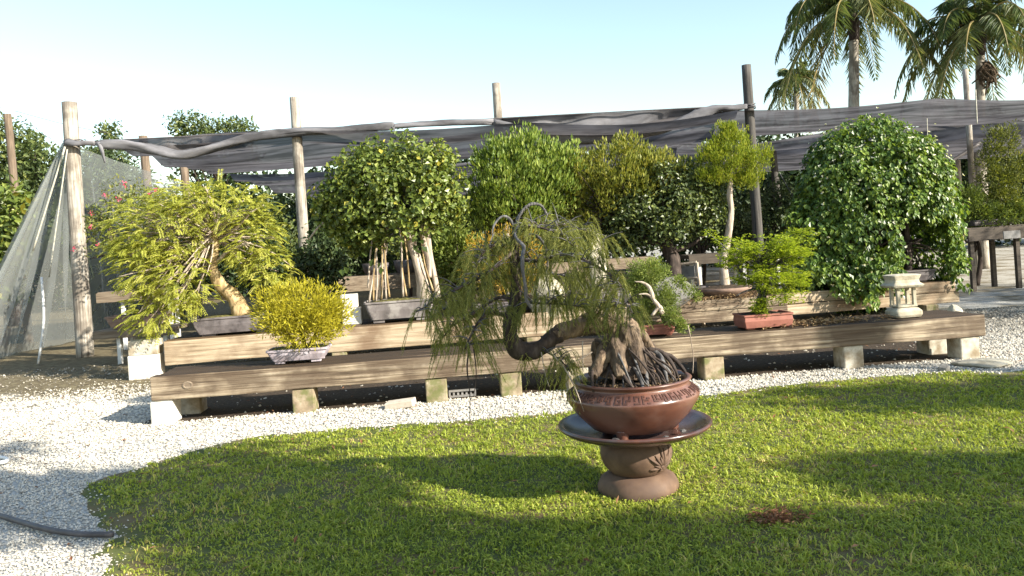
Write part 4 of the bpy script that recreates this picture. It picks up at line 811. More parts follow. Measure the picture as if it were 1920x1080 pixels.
# --- slim conifer
c = upx(1358, .30, ZU); D = c[1]
th = bonsai('bonsai', 'slim upright conifer bonsai on a tall bare pale trunk in a shallow dark dish', c)
mb = MB(); mb.lathe([(.001, .02), (.22, .0), (.27, .02), (.40, .10), (.42, .155), (.38, .155), (.36, .12), (.001, .125)], c, 32); p = mb.build('pot', M['pot_brown'], th, True)
mb = MB(); mb.lathe([(.001, .20), (.18, .18), (.36, .135)], c, 32); mb.build('soil', M['soil'], th, True)
trunkp(th, [c + (.02, 0, .14), at(1357, 490, D), at(1364, 450, D), at(1368, 425, D), at(1371, 395, D), at(1368, 365, D), at(1370, 335, D), at(1372, 290, D)], [.085, .06, .05, .055, .04, .042, .03, .012], 'bark_pale', 12)
bl = [blob(1366, 298, D, 52, 46), blob(1362, 250, D, 16, 26), blob(1388, 262, D, 16, 26), blob(1330, 292, D, 26, 22), blob(1412, 300, D, 30, 28), blob(1440, 295, D, 12, 22), blob(1340, 330, D, 38, 22), blob(1398, 335, D, 36, 22), blob(1372, 250, D, 13, 26), blob(1352, 270, D, 12, 30), blob(1340, 268, D, 14, 20)]
mb = MB(); C = crown(mb, 95, bl, 560, .075, 26, .05, .015, 'up', .3, 1.02); mb.build('crown', M['leaf_conifer'], th, kind='stuff')
for i, p in enumerate(((1325, 295), (1410, 305), (1345, 268), (1436, 298), (1388, 262))): MB().tube([at(1370, 335 - 6 * i, D), at((p[0] + 1370) / 2, (p[1] + 330) / 2, D), at(*p, D)], [.02, .014, .006], 6, 4).build('limb', M['bark_pale'], th, True)
# --- green dome of vine
c = upx(1640, .55, ZU); D = c[1]; kD = D / FPX
th = bonsai('vine_dome', 'huge dome of glossy green vine dotted with white specks for leaf glints and flowers, dark arch opening at right', c); th['category'] = 'topiary'
cc = at(1640, 425, D); rx, rz_ = 150 * kD, 208 * kD; ry = .95
tun = unit(np.array((-.22, -.97, 0))); tc = at(1744, 475, D - .8)
def keep_dome(p):
    q = p - tc; lat = q[:, 0] * (-tun[1]) + q[:, 1] * tun[0]; fr = (p - cc) @ tun
    hole = (np.abs(lat) < .42 * np.clip(1.1 - (np.maximum(q[:, 2] - .05, 0) / .55) ** 2, 0, 1) ** .5) & (q[:, 2] < .58) & (fr > -.15)
    return ~hole & (p[:, 2] > .40 + .12 * np.sin(p[:, 0] * 7))
bl = [(cc, np.array((rx, ry, rz_))), (at(1578, 345, D), np.array((.62, .7, .80))), (at(1702, 340, D), np.array((.62, .7, .80)))]
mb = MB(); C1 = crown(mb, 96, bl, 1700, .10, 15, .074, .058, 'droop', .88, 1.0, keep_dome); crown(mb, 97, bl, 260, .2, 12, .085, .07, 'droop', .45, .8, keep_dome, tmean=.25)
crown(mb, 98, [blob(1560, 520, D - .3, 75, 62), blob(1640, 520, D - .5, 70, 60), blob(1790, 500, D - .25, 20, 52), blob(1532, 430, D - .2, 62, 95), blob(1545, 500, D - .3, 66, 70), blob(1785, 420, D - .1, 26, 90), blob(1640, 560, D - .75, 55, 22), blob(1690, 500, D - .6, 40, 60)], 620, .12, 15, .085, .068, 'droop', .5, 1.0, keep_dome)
crown(mb, 89, [(cc + (.25, .55, -.35), np.array((rx * .9, .4, rz_ * .8)))], 420, .16, 16, .10, .085, 'droop', .1, 1.0, None, tmean=.2)  # darker inner leaves, the shade of the arch opening put into their tint
mb.build('foliage', M['leaf_vine'], th, kind='stuff')
mb = MB(); g = rng(99); P = C1[(C1[:, 1] < cc[1] + .3)]; P = P[g.choice(len(P), 330)]; O_ = unit(P - cc); P = P + O_ * .10 + g.normal(0, .06, P.shape)
for k in range(4): leaf_mesh(mb, P, unit(np.cross(O_, rdir(g, len(P))) + O_ * .4), O_ + g.normal(0, .2, P.shape), .035, .026, np.full(len(P), .6))
mb.build('glint_flower_sprinkle', M['glint_petal_white'], th, kind='stuff')  # pale specks, mostly glints of the glossy leaves modelled as petals
for i, (x0, x1) in enumerate(((1600, 1580), (1660, 1665), (1700, 1690))): MB().tube([at(x0, 545, D), at((x0 + x1) / 2 + 8, 470, D), at(x1, 360, D)], [.07, .06, .03], 8, 5, .15, i).build('stem', M['bark_dark'], th, True)
pot_rect(th, c, ZU + .004, 1.7, .7, .2, 'pot_dark', .9, RZ, .03)
g = rng(100); mb = MB()
for k in range(26): a_ = at(1500 + g.uniform(0, 280), 470 + g.uniform(0, 60), D); mb.tube([cc + g.normal(0, .25, 3), (cc + a_) / 2 + g.normal(0, .2, 3), a_ + g.normal(0, .15, 3)], [.02, .015, .008], 5, 4)
mb.build('twig_mass', M['bark_dark'], th, True, kind='stuff')
# --- right conifers on the dark table
zt_ = zof(425, 1860, 15.2)
for i, (lab, x, d, bls, pt) in enumerate((('dark olive conifer with two upright tips at the right edge', 1875, 15.6, [(1870, 340, 36, 50), (1862, 275, 18, 36), (1890, 268, 20, 44), (1910, 310, 22, 50), (1850, 310, 20, 40), (1885, 380, 44, 36)], (.5, .35)),
        ('low spreading juniper on the dark table at the right edge', 1840, 15.5, [(1835, 400, 40, 22), (1820, 370, 22, 22), (1870, 405, 40, 20), (1905, 395, 30, 26)], (.5, .35)))):
    c = at(x, 430, d); c[2] = zt_ + .004; th = bonsai('bonsai', lab, c); pot_rect(th, c, c[2], pt[0], pt[1], .14, 'pot_dark', .85, 0, .02, feet=False)
    trunkp(th, [c + (0, 0, .1), at(x, 380, d), at(x - 4, 330 if i == 0 else 395, d)], [.06, .05, .02], 'bark_dark', 13 + i)
    mb = MB(); crown(mb, 110 + i, [blob(a_, b_, d, p, q) for a_, b_, p, q in bls], 420, .11, 18, .065, .022, 'spike', .3, 1.02, tmean=.15); mb.build('crown', M['leaf_juniper' if i else 'leaf_olive'], th, kind='stuff')
# --- elm in red pot on the front bench
ex, ey, RZ = sv
c = lox(1431, .26); D = c[1]; th = bonsai('bonsai', 'airy bright lime green bonsai in a brick red rectangular pot on the front bench', c)
pot_rect(th, c, ZL + .003, .53, .34, .155, 'pot_red', .93, RZ, .008, lip=.014, fh=.02)
trunkp(th, [c + (-.03, 0, .14), at(1428, 560, D), at(1436, 530, D), at(1430, 495, D), at(1435, 460, D)], [.06, .05, .04, .03, .012], 'bark_dark', 14)
for i, l in enumerate(([(1430, 530), (1390, 510), (1365, 470), (1322, 432)], [(1432, 510), (1470, 490), (1510, 480)], [(1432, 540), (1465, 535), (1500, 545)], [(1431, 500), (1450, 470), (1470, 440)], [(1428, 540), (1400, 545), (1380, 555)])):
    MB().tube([at(x, y, D - .1 * (i % 3 - 1) * k * .6) for k, (x, y) in enumerate(l)], np.linspace(.018, .004, len(l)), 6, 5, .15, i).build('limb', M['bark_grey'], th, True)
bl = [blob(1430, 470, D, 66, 34), blob(1480, 475, D - .1, 42, 34), blob(1385, 480, D, 42, 26), blob(1490, 525, D - .1, 34, 28), blob(1440, 520, D - .15, 52, 24), blob(1465, 555, D - .15, 40, 16), blob(1400, 520, D, 34, 18), blob(1335, 440, D, 16, 8), blob(1353, 452, D, 16, 9), blob(1360, 495, D, 26, 6), blob(1500, 440, D + .1, 26, 14), blob(1425, 575, D - .1, 26, 20)]
mb = MB(); C = crown(mb, 115, bl, 640, .058, 22, .031, .018, 'flat', .3, 1.02, squash=.35); mb.build('foliage', M['leaf_elm'], th, kind='stuff')
mb = MB(); twigs(mb, 116, at(1435, 505, D), C, .006, 110); mb.build('twig_mass', M['bark_grey'], th, True, kind='stuff')
# --- juniper in small red pot, with grey stone behind it
c = lox(1225, .30); D = c[1]; th = bonsai('bonsai', 'cascading juniper bonsai with bleached bare branches in a small brick red pot', c)
pot_rect(th, c, ZL + .003, .40, .30, .125, 'pot_red', .88, RZ, .015, 'moss', lip=.013, fh=.02)
trunkp(th, [at(1252, 607, D), at(1240, 580, D), at(1222, 555, D), at(1205, 540, D), at(1200, 515, D)], [.045, .04, .03, .022, .01], 'bark_dark', 15)
for i, l in enumerate(([(1243, 588), (1228, 565), (1214, 552), (1195, 552)], [(1225, 560), (1218, 540), (1205, 530), (1190, 528)], [(1240, 580), (1236, 575), (1222, 592)])):
    MB().tube([at(x, y, D - .22) for x, y in l], [.022, .018, .012, .005][:len(l)], 7, 5, .2, i).build('bleached_limb', M['bark_pale'], th, True)
bl = [blob(1215, 510, D - .05, 38, 28), blob(1195, 535, D, 30, 25), blob(1245, 560, D - .1, 26, 28), blob(1240, 512, D - .05, 14, 10), blob(1272, 528, D - .08, 16, 9), blob(1292, 545, D - .1, 15, 8), blob(1306, 557, D - .12, 10, 5), blob(1262, 592, D - .2, 20, 16), blob(1278, 610, D - .24, 13, 10), blob(1288, 618, D - .26, 8, 5), blob(1205, 580, D, 24, 22)]
mb = MB(); crown(mb, 117, bl, 620, .045, 26, .024, .010, 'spike', .3, 1.0); mb.build('foliage', M['leaf_juniper'], th, kind='stuff')
# ------------------------------------------------------------------ stones, lantern, litter
def rock(name, label, c, size, mat, seed, rz=0.0, cat='stone', flat=.0):
    bm = bmesh.new(); bmesh.ops.create_icosphere(bm, subdivisions=3, radius=1.0); g = rng(seed); W_ = g.normal(size=(9, 3)) * 1.7; ph = g.uniform(0, 6.28, 9); pl = rdir(g, 9); pd = g.uniform(.55, .85, 9)
    for v in bm.verts:
        p = np.array(v.co)
        for n_, d_ in zip(pl, pd):
            s_ = p @ n_
            if s_ > d_: p = p - n_ * (s_ - d_) * .85
        p = p * (1 + .05 * np.sin(W_ @ p * 2 + ph).sum() / 3); v.co = Vector(p * np.array(size))
    me = bpy.data.meshes.new(name); bm.to_mesh(me); bm.free(); me.materials.append(M[mat]); o = bpy.data.objects.new(name, me); COL.objects.link(o); o.location = tuple(c); o.rotation_euler[2] = rz
    tag(o, label, cat); return o
rock('viewing_stone', 'tall pale upright rock behind the weeping bonsai on the rear bench', upx(1120, .25, ZU) + (.03, 0, .56), (.15, .12, .60), 'stone_white', 1)
rock('viewing_stone', 'lumpy white rock beside the upright pale rock, low behind weeping foliage', upx(1030, .28, ZU) + (0, 0, .2), (.30, .16, .42), 'stone_white', 2)
rock('viewing_stone', 'grey slanting rock behind the juniper', upx(1264, .10, ZU) + (0, 0, .16), (.36, .13, .30), 'stone', 3, .3)
p = on(1860, 688); rock('paving_slab', 'flat white slab lying at the lawn edge past the right end of the bench', p + (0, .10, .02), (.36, .22, .05), 'stone_white', 4, .1, 'slab')
p = on(1785, 700); rock('gravel_stone', 'small dark stone left of the flat white slab', p + (-.02, .12, .03), (.06, .06, .05), 'stone', 5)
p = upx(1812, .1, 0.); rock('gravel_stone', 'white boulder behind the right end of the front bench', on(1815, 590, .12) + (0, .3, -.05), (.12, .12, .20), 'stone_white', 6)
p = on(750, 769); o = MB().box((0, 0, .034), (.28, .13, .065)).build('loose_brick', M['brick'], None, bevel=.006); o.location = tuple(p + (0, .08, .012)); o.rotation_euler = (R(4), R(-6), RZ - .25); tag(o, 'loose pale brick lying on the gravel under the front bench', 'brick')
t = thing('wire_crate', 'flat grey metal rack lying on the gravel between two mossy blocks', 'rack', on(864, 752))
for k in range(7): p = on(842 + k * 8, 752 - k * .8); MB().box(p + (0, .12, .045), (.02, .03, .05), RZ).build('rack_bar', M['metal'], t)
for zz in (.02, .075): p = on(866, 750); MB().box(p + (0, .12, zz), (.27, .04, .018), RZ).build('rack_rail', M['metal'], t)
# little stone lantern
c = lox(1694, .26); t = thing('stone_lantern', 'small grey and white stone lantern near the right end of the front bench', 'lantern', c)
mb = MB(); mb.loft([rrect(c[0], c[1], c[2] + z, w, w * .8, RZ, .03) for z, w in ((.003, .135), (.03, .15), (.07, .15), (.10, .12), (.11, .08))]); mb.build('base', M['stone_white'], t, bevel=.006)
for qx in (-1, 1):
    for qy in (-1, 1): MB().box(c + ex * .088 * qx + ey * .06 * qy + (0, 0, .21), (.035, .035, .195), RZ).build('pillar', M['stone_white'], t, bevel=.003)
MB().box(c + (0, 0, .123), (.22, .17, .02), RZ).build('sill', M['stone_white'], t, bevel=.003)
mb = MB(); mb.loft([rrect(c[0], c[1], c[2] + z, w, w * .75, RZ, .012) for z, w in ((.312, .12), (.322, .16), (.345, .175), (.37, .14), (.40, .135), (.45, .155), (.458, .12))]); mb.build('roof', M['stone_white'], t, bevel=.004)
g = rng(121); mb = MB(); n = 900
P = np.array([lo(0, 0, 0)] * n) + ex * np.clip(g.normal(0, .36, n), -.7, .7)[:, None] + ex * np.dot(lox(1545, .2) - lo(0, 0, 0), ex) + ey * g.uniform(.06, .42, n)[:, None]; P[:, 2] = ZL + g.uniform(.004, .045, n)
leaf_mesh(mb, P, unit(np.c_[g.normal(size=(n, 2)), g.normal(0, .25, n)]), rdir(g, n) * .5 + (0, 0, 1), g.uniform(.03, .09, n), g.uniform(.004, .02, n), g.uniform(0, 1, n)); mb.build('dry_leaf_litter', M['litter'], kind='stuff')
mb = MB(); n = 1100; ex2, ey2 = sv2[0], sv2[1]
P = upx(1400, .1, 0)[None, :] * np.array((1, 1, 0)) + ex2 * g.uniform(-1.1, .55, n)[:, None] + ey2 * g.uniform(0, .8, n)[:, None]; P[:, 2] = ZU + g.uniform(.004, .07, n)
leaf_mesh(mb, P, unit(np.c_[g.normal(size=(n, 2)), g.normal(0, .3, n)]), rdir(g, n) * .5 + (0, 0, 1), g.uniform(.03, .10, n), g.uniform(.004, .02, n), g.uniform(0, 1, n)); mb.build('dry_leaf_litter', M['litter'], kind='stuff')
n = 900; P = np.c_[g.uniform(-5.5, 6, n), g.uniform(2.6, 11, n), np.full(n, .018)]; P[:, 2] += .012 * inside(P[:, :2], poly); P = P[np.linalg.norm(P[:, :2] - on(1192, 930)[:2] - (0, .2), axis=1) > .3]; n = len(P)
mb = MB(); leaf_mesh(mb, P, unit(np.c_[g.normal(size=(n, 2)), g.normal(.1, .2, n)]), rdir(g, n) * .4 + (0, 0, 1), g.uniform(.02, .06, n), g.uniform(.008, .022, n), g.uniform(0, 1, n)); mb.build('scattered_dry_leaves', M['redlitter'], kind='stuff')
p = on(1458, 978); mb = MB(); n = 420; P = p + np.c_[g.normal(0, .07, n), g.normal(0, .045, n), np.abs(g.normal(0, .016, n)) + .01]; leaf_mesh(mb, P, unit(np.c_[g.normal(size=(n, 2)), g.normal(.1, .3, n)]), rdir(g, n) * .6 + (0, 0, 1), g.uniform(.02, .05, n), g.uniform(.006, .014, n), g.uniform(0, 1, n)); mb.build('brown_clipping_heap', M['redlitter'], kind='stuff')
# hoses at the left edge
o = MB().tube([on(-130, 930) + (0, 0, .03), on(-40, 962) + (0, 0, .03), on(30, 985) + (0, 0, .03), on(90, 1003) + (0, 0, .032), on(150, 1012) + (0, 0, .032), on(212, 1012) + (0, 0, .03)], .0165, 10, 6).build('hose', M['hose'], None, True); tag(o, 'dark grey hose curving over the white gravel to the lawn edge', 'hose')
o = MB().tube([on(-60, 850) + (0, 0, .03), on(-20, 862) + (0, 0, .03), on(10, 866) + (0, 0, .03), on(12, 872) + (0, 0, .03), on(-10, 876) + (0, 0, .03)], .016, 8, 6).build('hose', M['pvc'], None, True); tag(o, 'pale hose loop at the left edge of the photo on the gravel', 'hose')
# ================================================================== PEDESTAL, SAUCER, BOWL AND WEEPING BONSAI
DP = 4.6; pc = at(1192, 925, DP) * (1, 1, 0); pc[0] = at(1194, 800, DP)[0] * .5 + at(1193, 925, DP)[0] * .5
kp = DP / FPX
def hz(y, x=1193, d=DP): return at(x, y, d)[2]
zS = hz(792)                                    # saucer rim level
ped_t = thing('pedestal', 'round brown ceramic drum pedestal on a lobed foot standing on the lawn', 'pedestal', pc)
zb1 = .115; zd1 = .312
mb = MB(); mb.lathe([(.001, -.02), (.225, -.02), (.236, .02), (.235, .045), (.215, .085), (.18, .108), (.15, zb1), (.001, zb1)], pc, 64, 6, .02); mb.build('pedestal_foot', M['pedestal'], ped_t, True)
dr = [(.001, zb1 + .002), (.150, zb1 + .002), (.165, zb1 + .012), (.192, zb1 + .045), (.208, zb1 + .085), (.213, zb1 + .118), (.207, zb1 + .150), (.188, zb1 + .178), (.155, zd1 - .004), (.12, zd1), (.001, zd1)]
mb = MB(); mb.lathe(dr, pc, 64); drum = mb.build('pedestal_drum', M['pedestal'], ped_t, True)
def on_lathe(prof, c, th_, z):
    pr = np.array(prof); i = np.argsort(pr[1:-1, 1]); r = np.interp(z, pr[1:-1, 1][i], pr[1:-1, 0][i]); return c + np.array((math.cos(th_) * r, math.sin(th_) * r, z)), np.array((math.cos(th_), math.sin(th_), 0))
mb = MB(); g = rng(131); t0 = R(-58)             # raised leaf spray on the drum
for k in range(11):
    a0 = R(20 + k * 16); p0, n0 = on_lathe(dr, pc, t0 + .10, zb1 + .05); ln = .07 + .03 * (k % 3)
    pts = []
    for s in np.linspace(.15, 1, 5):
        th_ = t0 + .10 + math.cos(a0) * ln * s / .21 + .04 * s * s; z = zb1 + .055 + math.sin(a0) * ln * s * 1.1; q_, n_ = on_lathe(dr, pc, th_, z); pts.append(q_ + n_ * .003)
    mb.tube(pts, [.003, .008, .010, .007, .002], 6, 3)
for k in range(6): q_, n_ = on_lathe(dr, pc, t0 + .1 + .045 * math.cos(k), zb1 + .052 + .012 * math.sin(k)); mb.tube([q_ - n_ * .004, q_ + n_ * .006, q_ + n_ * .009], [.010, .009, .004], 8, 2)
mb.build('flower_relief', M['pedestal'], drum, True)
sau = thing('plant_saucer', 'wide shallow dark red brown ceramic saucer between pedestal and bowl', 'saucer', pc + (0, 0, zd1))
sp_ = [(.001, zd1 + .002), (.185, zd1 + .002), (.265, zd1 + .010), (.345, zd1 + .032), (.41, zS - .034), (.442, zS - .014), (.452, zS - .004), (.452, zS + .008), (.440, zS + .012), (.41, zS - .002), (.36, zS - .030), (.29, zd1 + .040), (.22, zd1 + .036), (.001, zd1 + .034)]
mb = MB(); mb.lathe(sp_, pc, 72); mb.build('saucer_dish', M['saucer'], sau, True)
g = rng(132)
for k in range(3):
    a_ = (-.55, -1.2, -2.1)[k]; r_ = (.30, .34, .29)[k]; p = pc + np.array((math.cos(a_) * r_, math.sin(a_) * r_, zd1 + .05 + (r_ - .25) * .22)); rock('pebble', ['grey pebble in the saucer nearest its right edge', 'grey pebble in the saucer at the front below the bowl', 'grey pebble in the saucer toward its left side'][k], p, (.022 + .01 * (k % 3), .02, .010), 'bark_grey', 140 + k, k)
    bpy.context.scene.objects[-1]['group'] = 'pebbles in the saucer'
# bowl
zR = hz(706, 1197); bz = zd1 + .062
hero = thing('bonsai', 'weeping bonsai with arching trunk and exposed roots in a round terracotta bowl on the pedestal', 'bonsai', pc + (0, 0, zS))
h = zR - bz
bp = [(.001, bz), (.20, bz), (.255, bz + .018), (.33, bz + .32 * h), (.378, bz + .55 * h), (.392, bz + .66 * h), (.392, bz + .70 * h), (.375, bz + .77 * h), (.335, bz + .865 * h), (.327, bz + .90 * h), (.335, bz + .935 * h), (.348, bz + .96 * h), (.352, bz + .985 * h), (.345, zR), (.325, zR), (.312, zR - .015), (.31, zR - .05)]
mb = MB(); mb.lathe(bp, pc, 96); bowl = mb.build('bowl', M['terracotta'], hero, True)
for k in range(3):
    a_ = R(-115 + 120 * k); q_ = pc + np.array((math.cos(a_) * .235, math.sin(a_) * .235, 0)); mb = MB(); mb.tube([q_ + (0, 0, zd1 + .035), q_ + (0, 0, bz), q_ * 1 + (0, 0, bz + .04)], [.03, .034, .045], 10, 4); mb.build('foot', M['terracotta'], bowl, True)
# key fret round the shoulder
z0f, z1f = bz + .715 * h, bz + .845 * h
def shoulder(z): return np.interp(z, [bz + .70 * h, bz + .77 * h, bz + .865 * h], [.392, .375, .335])
GL = ['.###.|.#...|.#.##|.#..#|.####', '#...#|#...#|#.###|#.#..|###..', '.####|.#..#|.#..#|....#|.####', '##...|#..##|####.|#....|#..##', '.#.##|.#.#.|.#.##|.###.|.....', '#.###|#.#.#|###.#|..#.#|..###']
mb = MB(); NU = 44
for u_ in range(NU):
    rows = GL[u_ % 6].split('|')
    for r_, row in enumerate(rows):
        for cidx, ch in enumerate(row):
            if ch != '#': continue
            a0 = 2 * math.pi * (u_ + (cidx + .08) / 6.2) / NU; a1 = 2 * math.pi * (u_ + (cidx + .98) / 6.2) / NU; zt_ = z1f - (z1f - z0f) * (r_ + .02) / 5; zb_ = z1f - (z1f - z0f) * (r_ + 1.0) / 5
            vv = []
            for off in (-.002, .0028):
                for z, a_ in ((zb_, a0), (zb_, a1), (zt_, a1), (zt_, a0)): rr = shoulder(z) + off; vv.append(pc + np.array((math.cos(a_) * rr, math.sin(a_) * rr, z + off * .8)))
            mb.add(vv, np.array([(4, 5, 6, 7), (0, 1, 5, 4), (1, 2, 6, 5), (2, 3, 7, 6), (3, 0, 4, 7)]))
mb.build('fret_band', M['fret'], bowl, kind='stuff')
zs = zR - .03
g = rng(133); lp = []
mb = MB(); n_ = 40; lp = [[tuple(pc + np.array((math.cos(t) * r_, math.sin(t) * r_, zs + hh + g.normal(0, .006)))) for t in np.arange(n_) * 2 * math.pi / n_] for r_, hh in ((.315, -.012), (.27, .0), (.2, .012), (.12, .02), (.03, .024))]
mb.loft(lp); mb.build('soil', M['soil'], hero, True)
n = 700; a_ = g.uniform(0, 6.28, n); r_ = .3 * np.sqrt(g.uniform(0, 1, n)); P = pc + np.c_[np.cos(a_) * r_, np.sin(a_) * r_, np.full(n, zs + .012)]; mb = MB(); leaf_mesh(mb, P, unit(np.c_[g.normal(size=(n, 2)), g.normal(.15, .3, n)]), rdir(g, n) * .5 + (0, 0, 1), g.uniform(.012, .035, n), g.uniform(.004, .012, n), g.uniform(0, 1, n)); mb.build('fallen_leaves', M['litter'], hero, kind='stuff')
# trunk: hump with flaring roots, long limb to the left, U bend, upright leader
def H(x, y, dy=0.0): return at(x, y, DP + dy)
mb = MB()
mb.tube([H(1172, 706), H(1172, 680), H(1168, 650), H(1162, 622), H(1150, 608), H(1128, 604), H(1105, 607), H(1080, 614), H(1055, 622), H(1040, 632, -.02)],
        [.150, .112, .094, .078, .068, .062, .062, .057, .051, .044], 16, 6, .13, 5)
ld = MB(); ld.tube([H(1050, 626, -.01), H(1036, 634, -.02), H(1015, 650, -.04), H(990, 660, -.05), H(968, 652, -.05), H(956, 632, -.04), H(957, 605, -.03), H(964, 575), H(968, 545), H(967, 510), H(965, 475), H(966, 448), H(965, 425)],
        [.044, .046, .049, .052, .052, .047, .041, .037, .035, .032, .027, .022, .016], 16, 6, .16, 6)
ld.build('leader', M['bark_dark'], hero, True)  # darker bark than the hump: the foliage's shade put into its colour
for pts, rd in (([(1165, 610, 0), (1178, 625, -.06), (1190, 650, -.08), (1200, 680, -.10), (1202, 704, -.14)], [.05, .06, .055, .045, .03]),
                ([(1160, 640, -.05), (1158, 665, -.10), (1162, 690, -.16), (1165, 708, -.2)], [.05, .05, .04, .028]),
                ([(1150, 640, 0), (1135, 665, -.05), (1122, 690, -.1), (1112, 706, -.14)], [.06, .05, .04, .026]),
                ([(1145, 650, .06), (1125, 680, .05), (1108, 704, .02)], [.05, .04, .025]),
                ([(1180, 600, .05), (1200, 625, .08), (1218, 652, .08), (1232, 668, .06), (1250, 685, .03), (1262, 700, 0)], [.022, .034, .035, .030, .022, .012]),
                ([(1185, 650, .02), (1205, 668, 0), (1228, 680, -.02)], [.04, .03, .02]),
                ([(1125, 640, .02), (1118, 660, .05), (1122, 690, .07)], [.035, .035, .03]),
                ([(1195, 640, .10), (1205, 670, .14), (1215, 700, .15)], [.03, .026, .02])):
    mb.tube([H(*p) for p in pts], rd, 12, 6, .16, int(rd[0] * 1e4))
tk = mb.build('trunk', M['bark_hero'], hero, True)
rm = tk.modifiers.new('fuse', 'REMESH'); rm.mode = 'VOXEL'; rm.voxel_size = .0058; rm.use_smooth_shade = True
sm = tk.modifiers.new('soft', 'SMOOTH'); sm.factor = .5; sm.iterations = 3
tx = bpy.data.textures.new('bark_lumps', 'CLOUDS'); tx.noise_scale = .030; tx.noise_depth = 3
dp = tk.modifiers.new('lumps', 'DISPLACE'); dp.texture = tx; dp.strength = .013; dp.mid_level = .5; dp.texture_coords = 'LOCAL'
roots = [([(1222, 656, .06), (1238, 668, .02), (1245, 690, -.08), (1252, 712, -.14)], .015), ([(1215, 655, .05), (1240, 660, .04), (1262, 685, -.02), (1272, 702, -.04)], .013), ([(1230, 660, .06), (1258, 668, .06), (1280, 690, .04), (1290, 705, .03)], .012),
         ([(1200, 680, -.05), (1210, 692, -.12), (1214, 716, -.2)], .014), ([(1208, 676, -.04), (1222, 692, -.1), (1224, 714, -.17)], .016), ([(1212, 682, -.02), (1236, 690, -.06), (1240, 712, -.1)], .011), ([(1188, 690, -.12), (1200, 708, -.2), (1206, 722, -.24)], .012),
         ([(1160, 690, -.16), (1172, 708, -.22), (1190, 722, -.26)], .011), ([(1120, 690, -.08), (1110, 702, -.16), (1112, 718, -.22)], .012), ([(1245, 670, .05), (1270, 680, .08), (1286, 700, .08)], .010), ([(1228, 664, .08), (1245, 676, .1), (1268, 706, .1)], .010), ([(1140, 690, -.12), (1150, 708, -.2), (1148, 722, -.25)], .010), ([(1222, 668, 0), (1250, 690, -.05), (1265, 712, -.1)], .009)]
gq = rng(160)
for k in range(16):
    a0 = gq.uniform(-2.9, .6); p0 = H(1165 + 42 * math.cos(a0), 668 - gq.uniform(0, 24), .12 * math.sin(a0)); e0 = pc + np.array((math.cos(a0) * .27, math.sin(a0) * .25, zs)) + gq.normal(0, .02, 3)
    roots.append((None, .0065, [p0, p0 * .6 + e0 * .4 + gq.normal(0, .02, 3) + (0, 0, .03), p0 * .25 + e0 * .75 + gq.normal(0, .02, 3), e0]))
for i, rt_ in enumerate(roots):
    pts, r_ = rt_[:2]
    P = [H(*p) for p in pts] if pts else rt_[2]; P[-1][2] = min(P[-1][2], zs + .0); MB().tube(P, [r_, r_ * .95, r_ * .85, r_ * .6][:len(P)] if len(P) == 4 else [r_, r_ * .9, r_ * .7], 9, 6, .2, i).build('root', M['bark_dark' if i % 3 else 'bark_grey'], hero, True)
# bare grey deadwood around the top
dead = [([(972, 436, -.02), (970, 415, -.03), (978, 398, -.04), (990, 386, -.04), (1003, 382, -.03), (1016, 387, -.02), (1026, 404, 0)], [.014, .014, .014, .013, .012, .012, .007]),
        ([(964, 425, -.02), (955, 410, -.02), (942, 406, -.02), (930, 416, -.03), (924, 430, -.03), (923, 455, -.03)], [.012, .012, .012, .010, .007, .004]),
        ([(964, 434, -.10), (970, 449, -.20), (982, 463, -.28), (979, 485, -.33), (981, 510, -.34), (985, 535, -.34), (987, 560, -.33), (996, 578, -.32)], [.012, .014, .014, .014, .016, .014, .012, .010]),
        ([(985, 443, -.03), (998, 439, -.04), (1012, 447, -.05), (1023, 465, -.05), (1027, 490, -.05), (1024, 520, -.05), (1031, 560, -.05), (1031, 640, -.05)], [.010, .011, .011, .010, .008, .006, .005, .003])]
for i, (pts, rd) in enumerate(dead): MB().tube([H(*p) for p in pts], np.array(rd) * .66, 10, 6, .34, i).build('deadwood_limb', M['bark_grey'], hero, True)
P, _ = smooth_line(np.array([H(*p) for p in dead[0][0]]), np.zeros(7), 10); th_ = np.linspace(0, 14 * 2 * math.pi, 260); s_ = np.linspace(.08, .98, 260); idx = s_ * (len(P) - 1)
Q = np.stack([np.interp(idx, np.arange(len(P)), P[:, k]) for k in range(3)], 1); T = unit(np.gradient(Q, axis=0)); Bn = unit(np.cross(T, (0, 1., 0.))); Q = Q + (np.cos(th_)[:, None] * Bn + np.sin(th_)[:, None] * np.array((0, 1., 0))) * .0086
MB().tube(Q, .0022, 5, 1).build('wire_coil', M['bark_grey'], hero, True)
Q = H(973, 432, -.05) + np.c_[np.cos(np.linspace(0, 12, 50)) * .022, np.linspace(-.02, .02, 50), np.sin(np.linspace(0, 12, 50)) * .014]; MB().tube(Q, .003, 5, 1).build('wire_coil', M['wire'], hero, True)
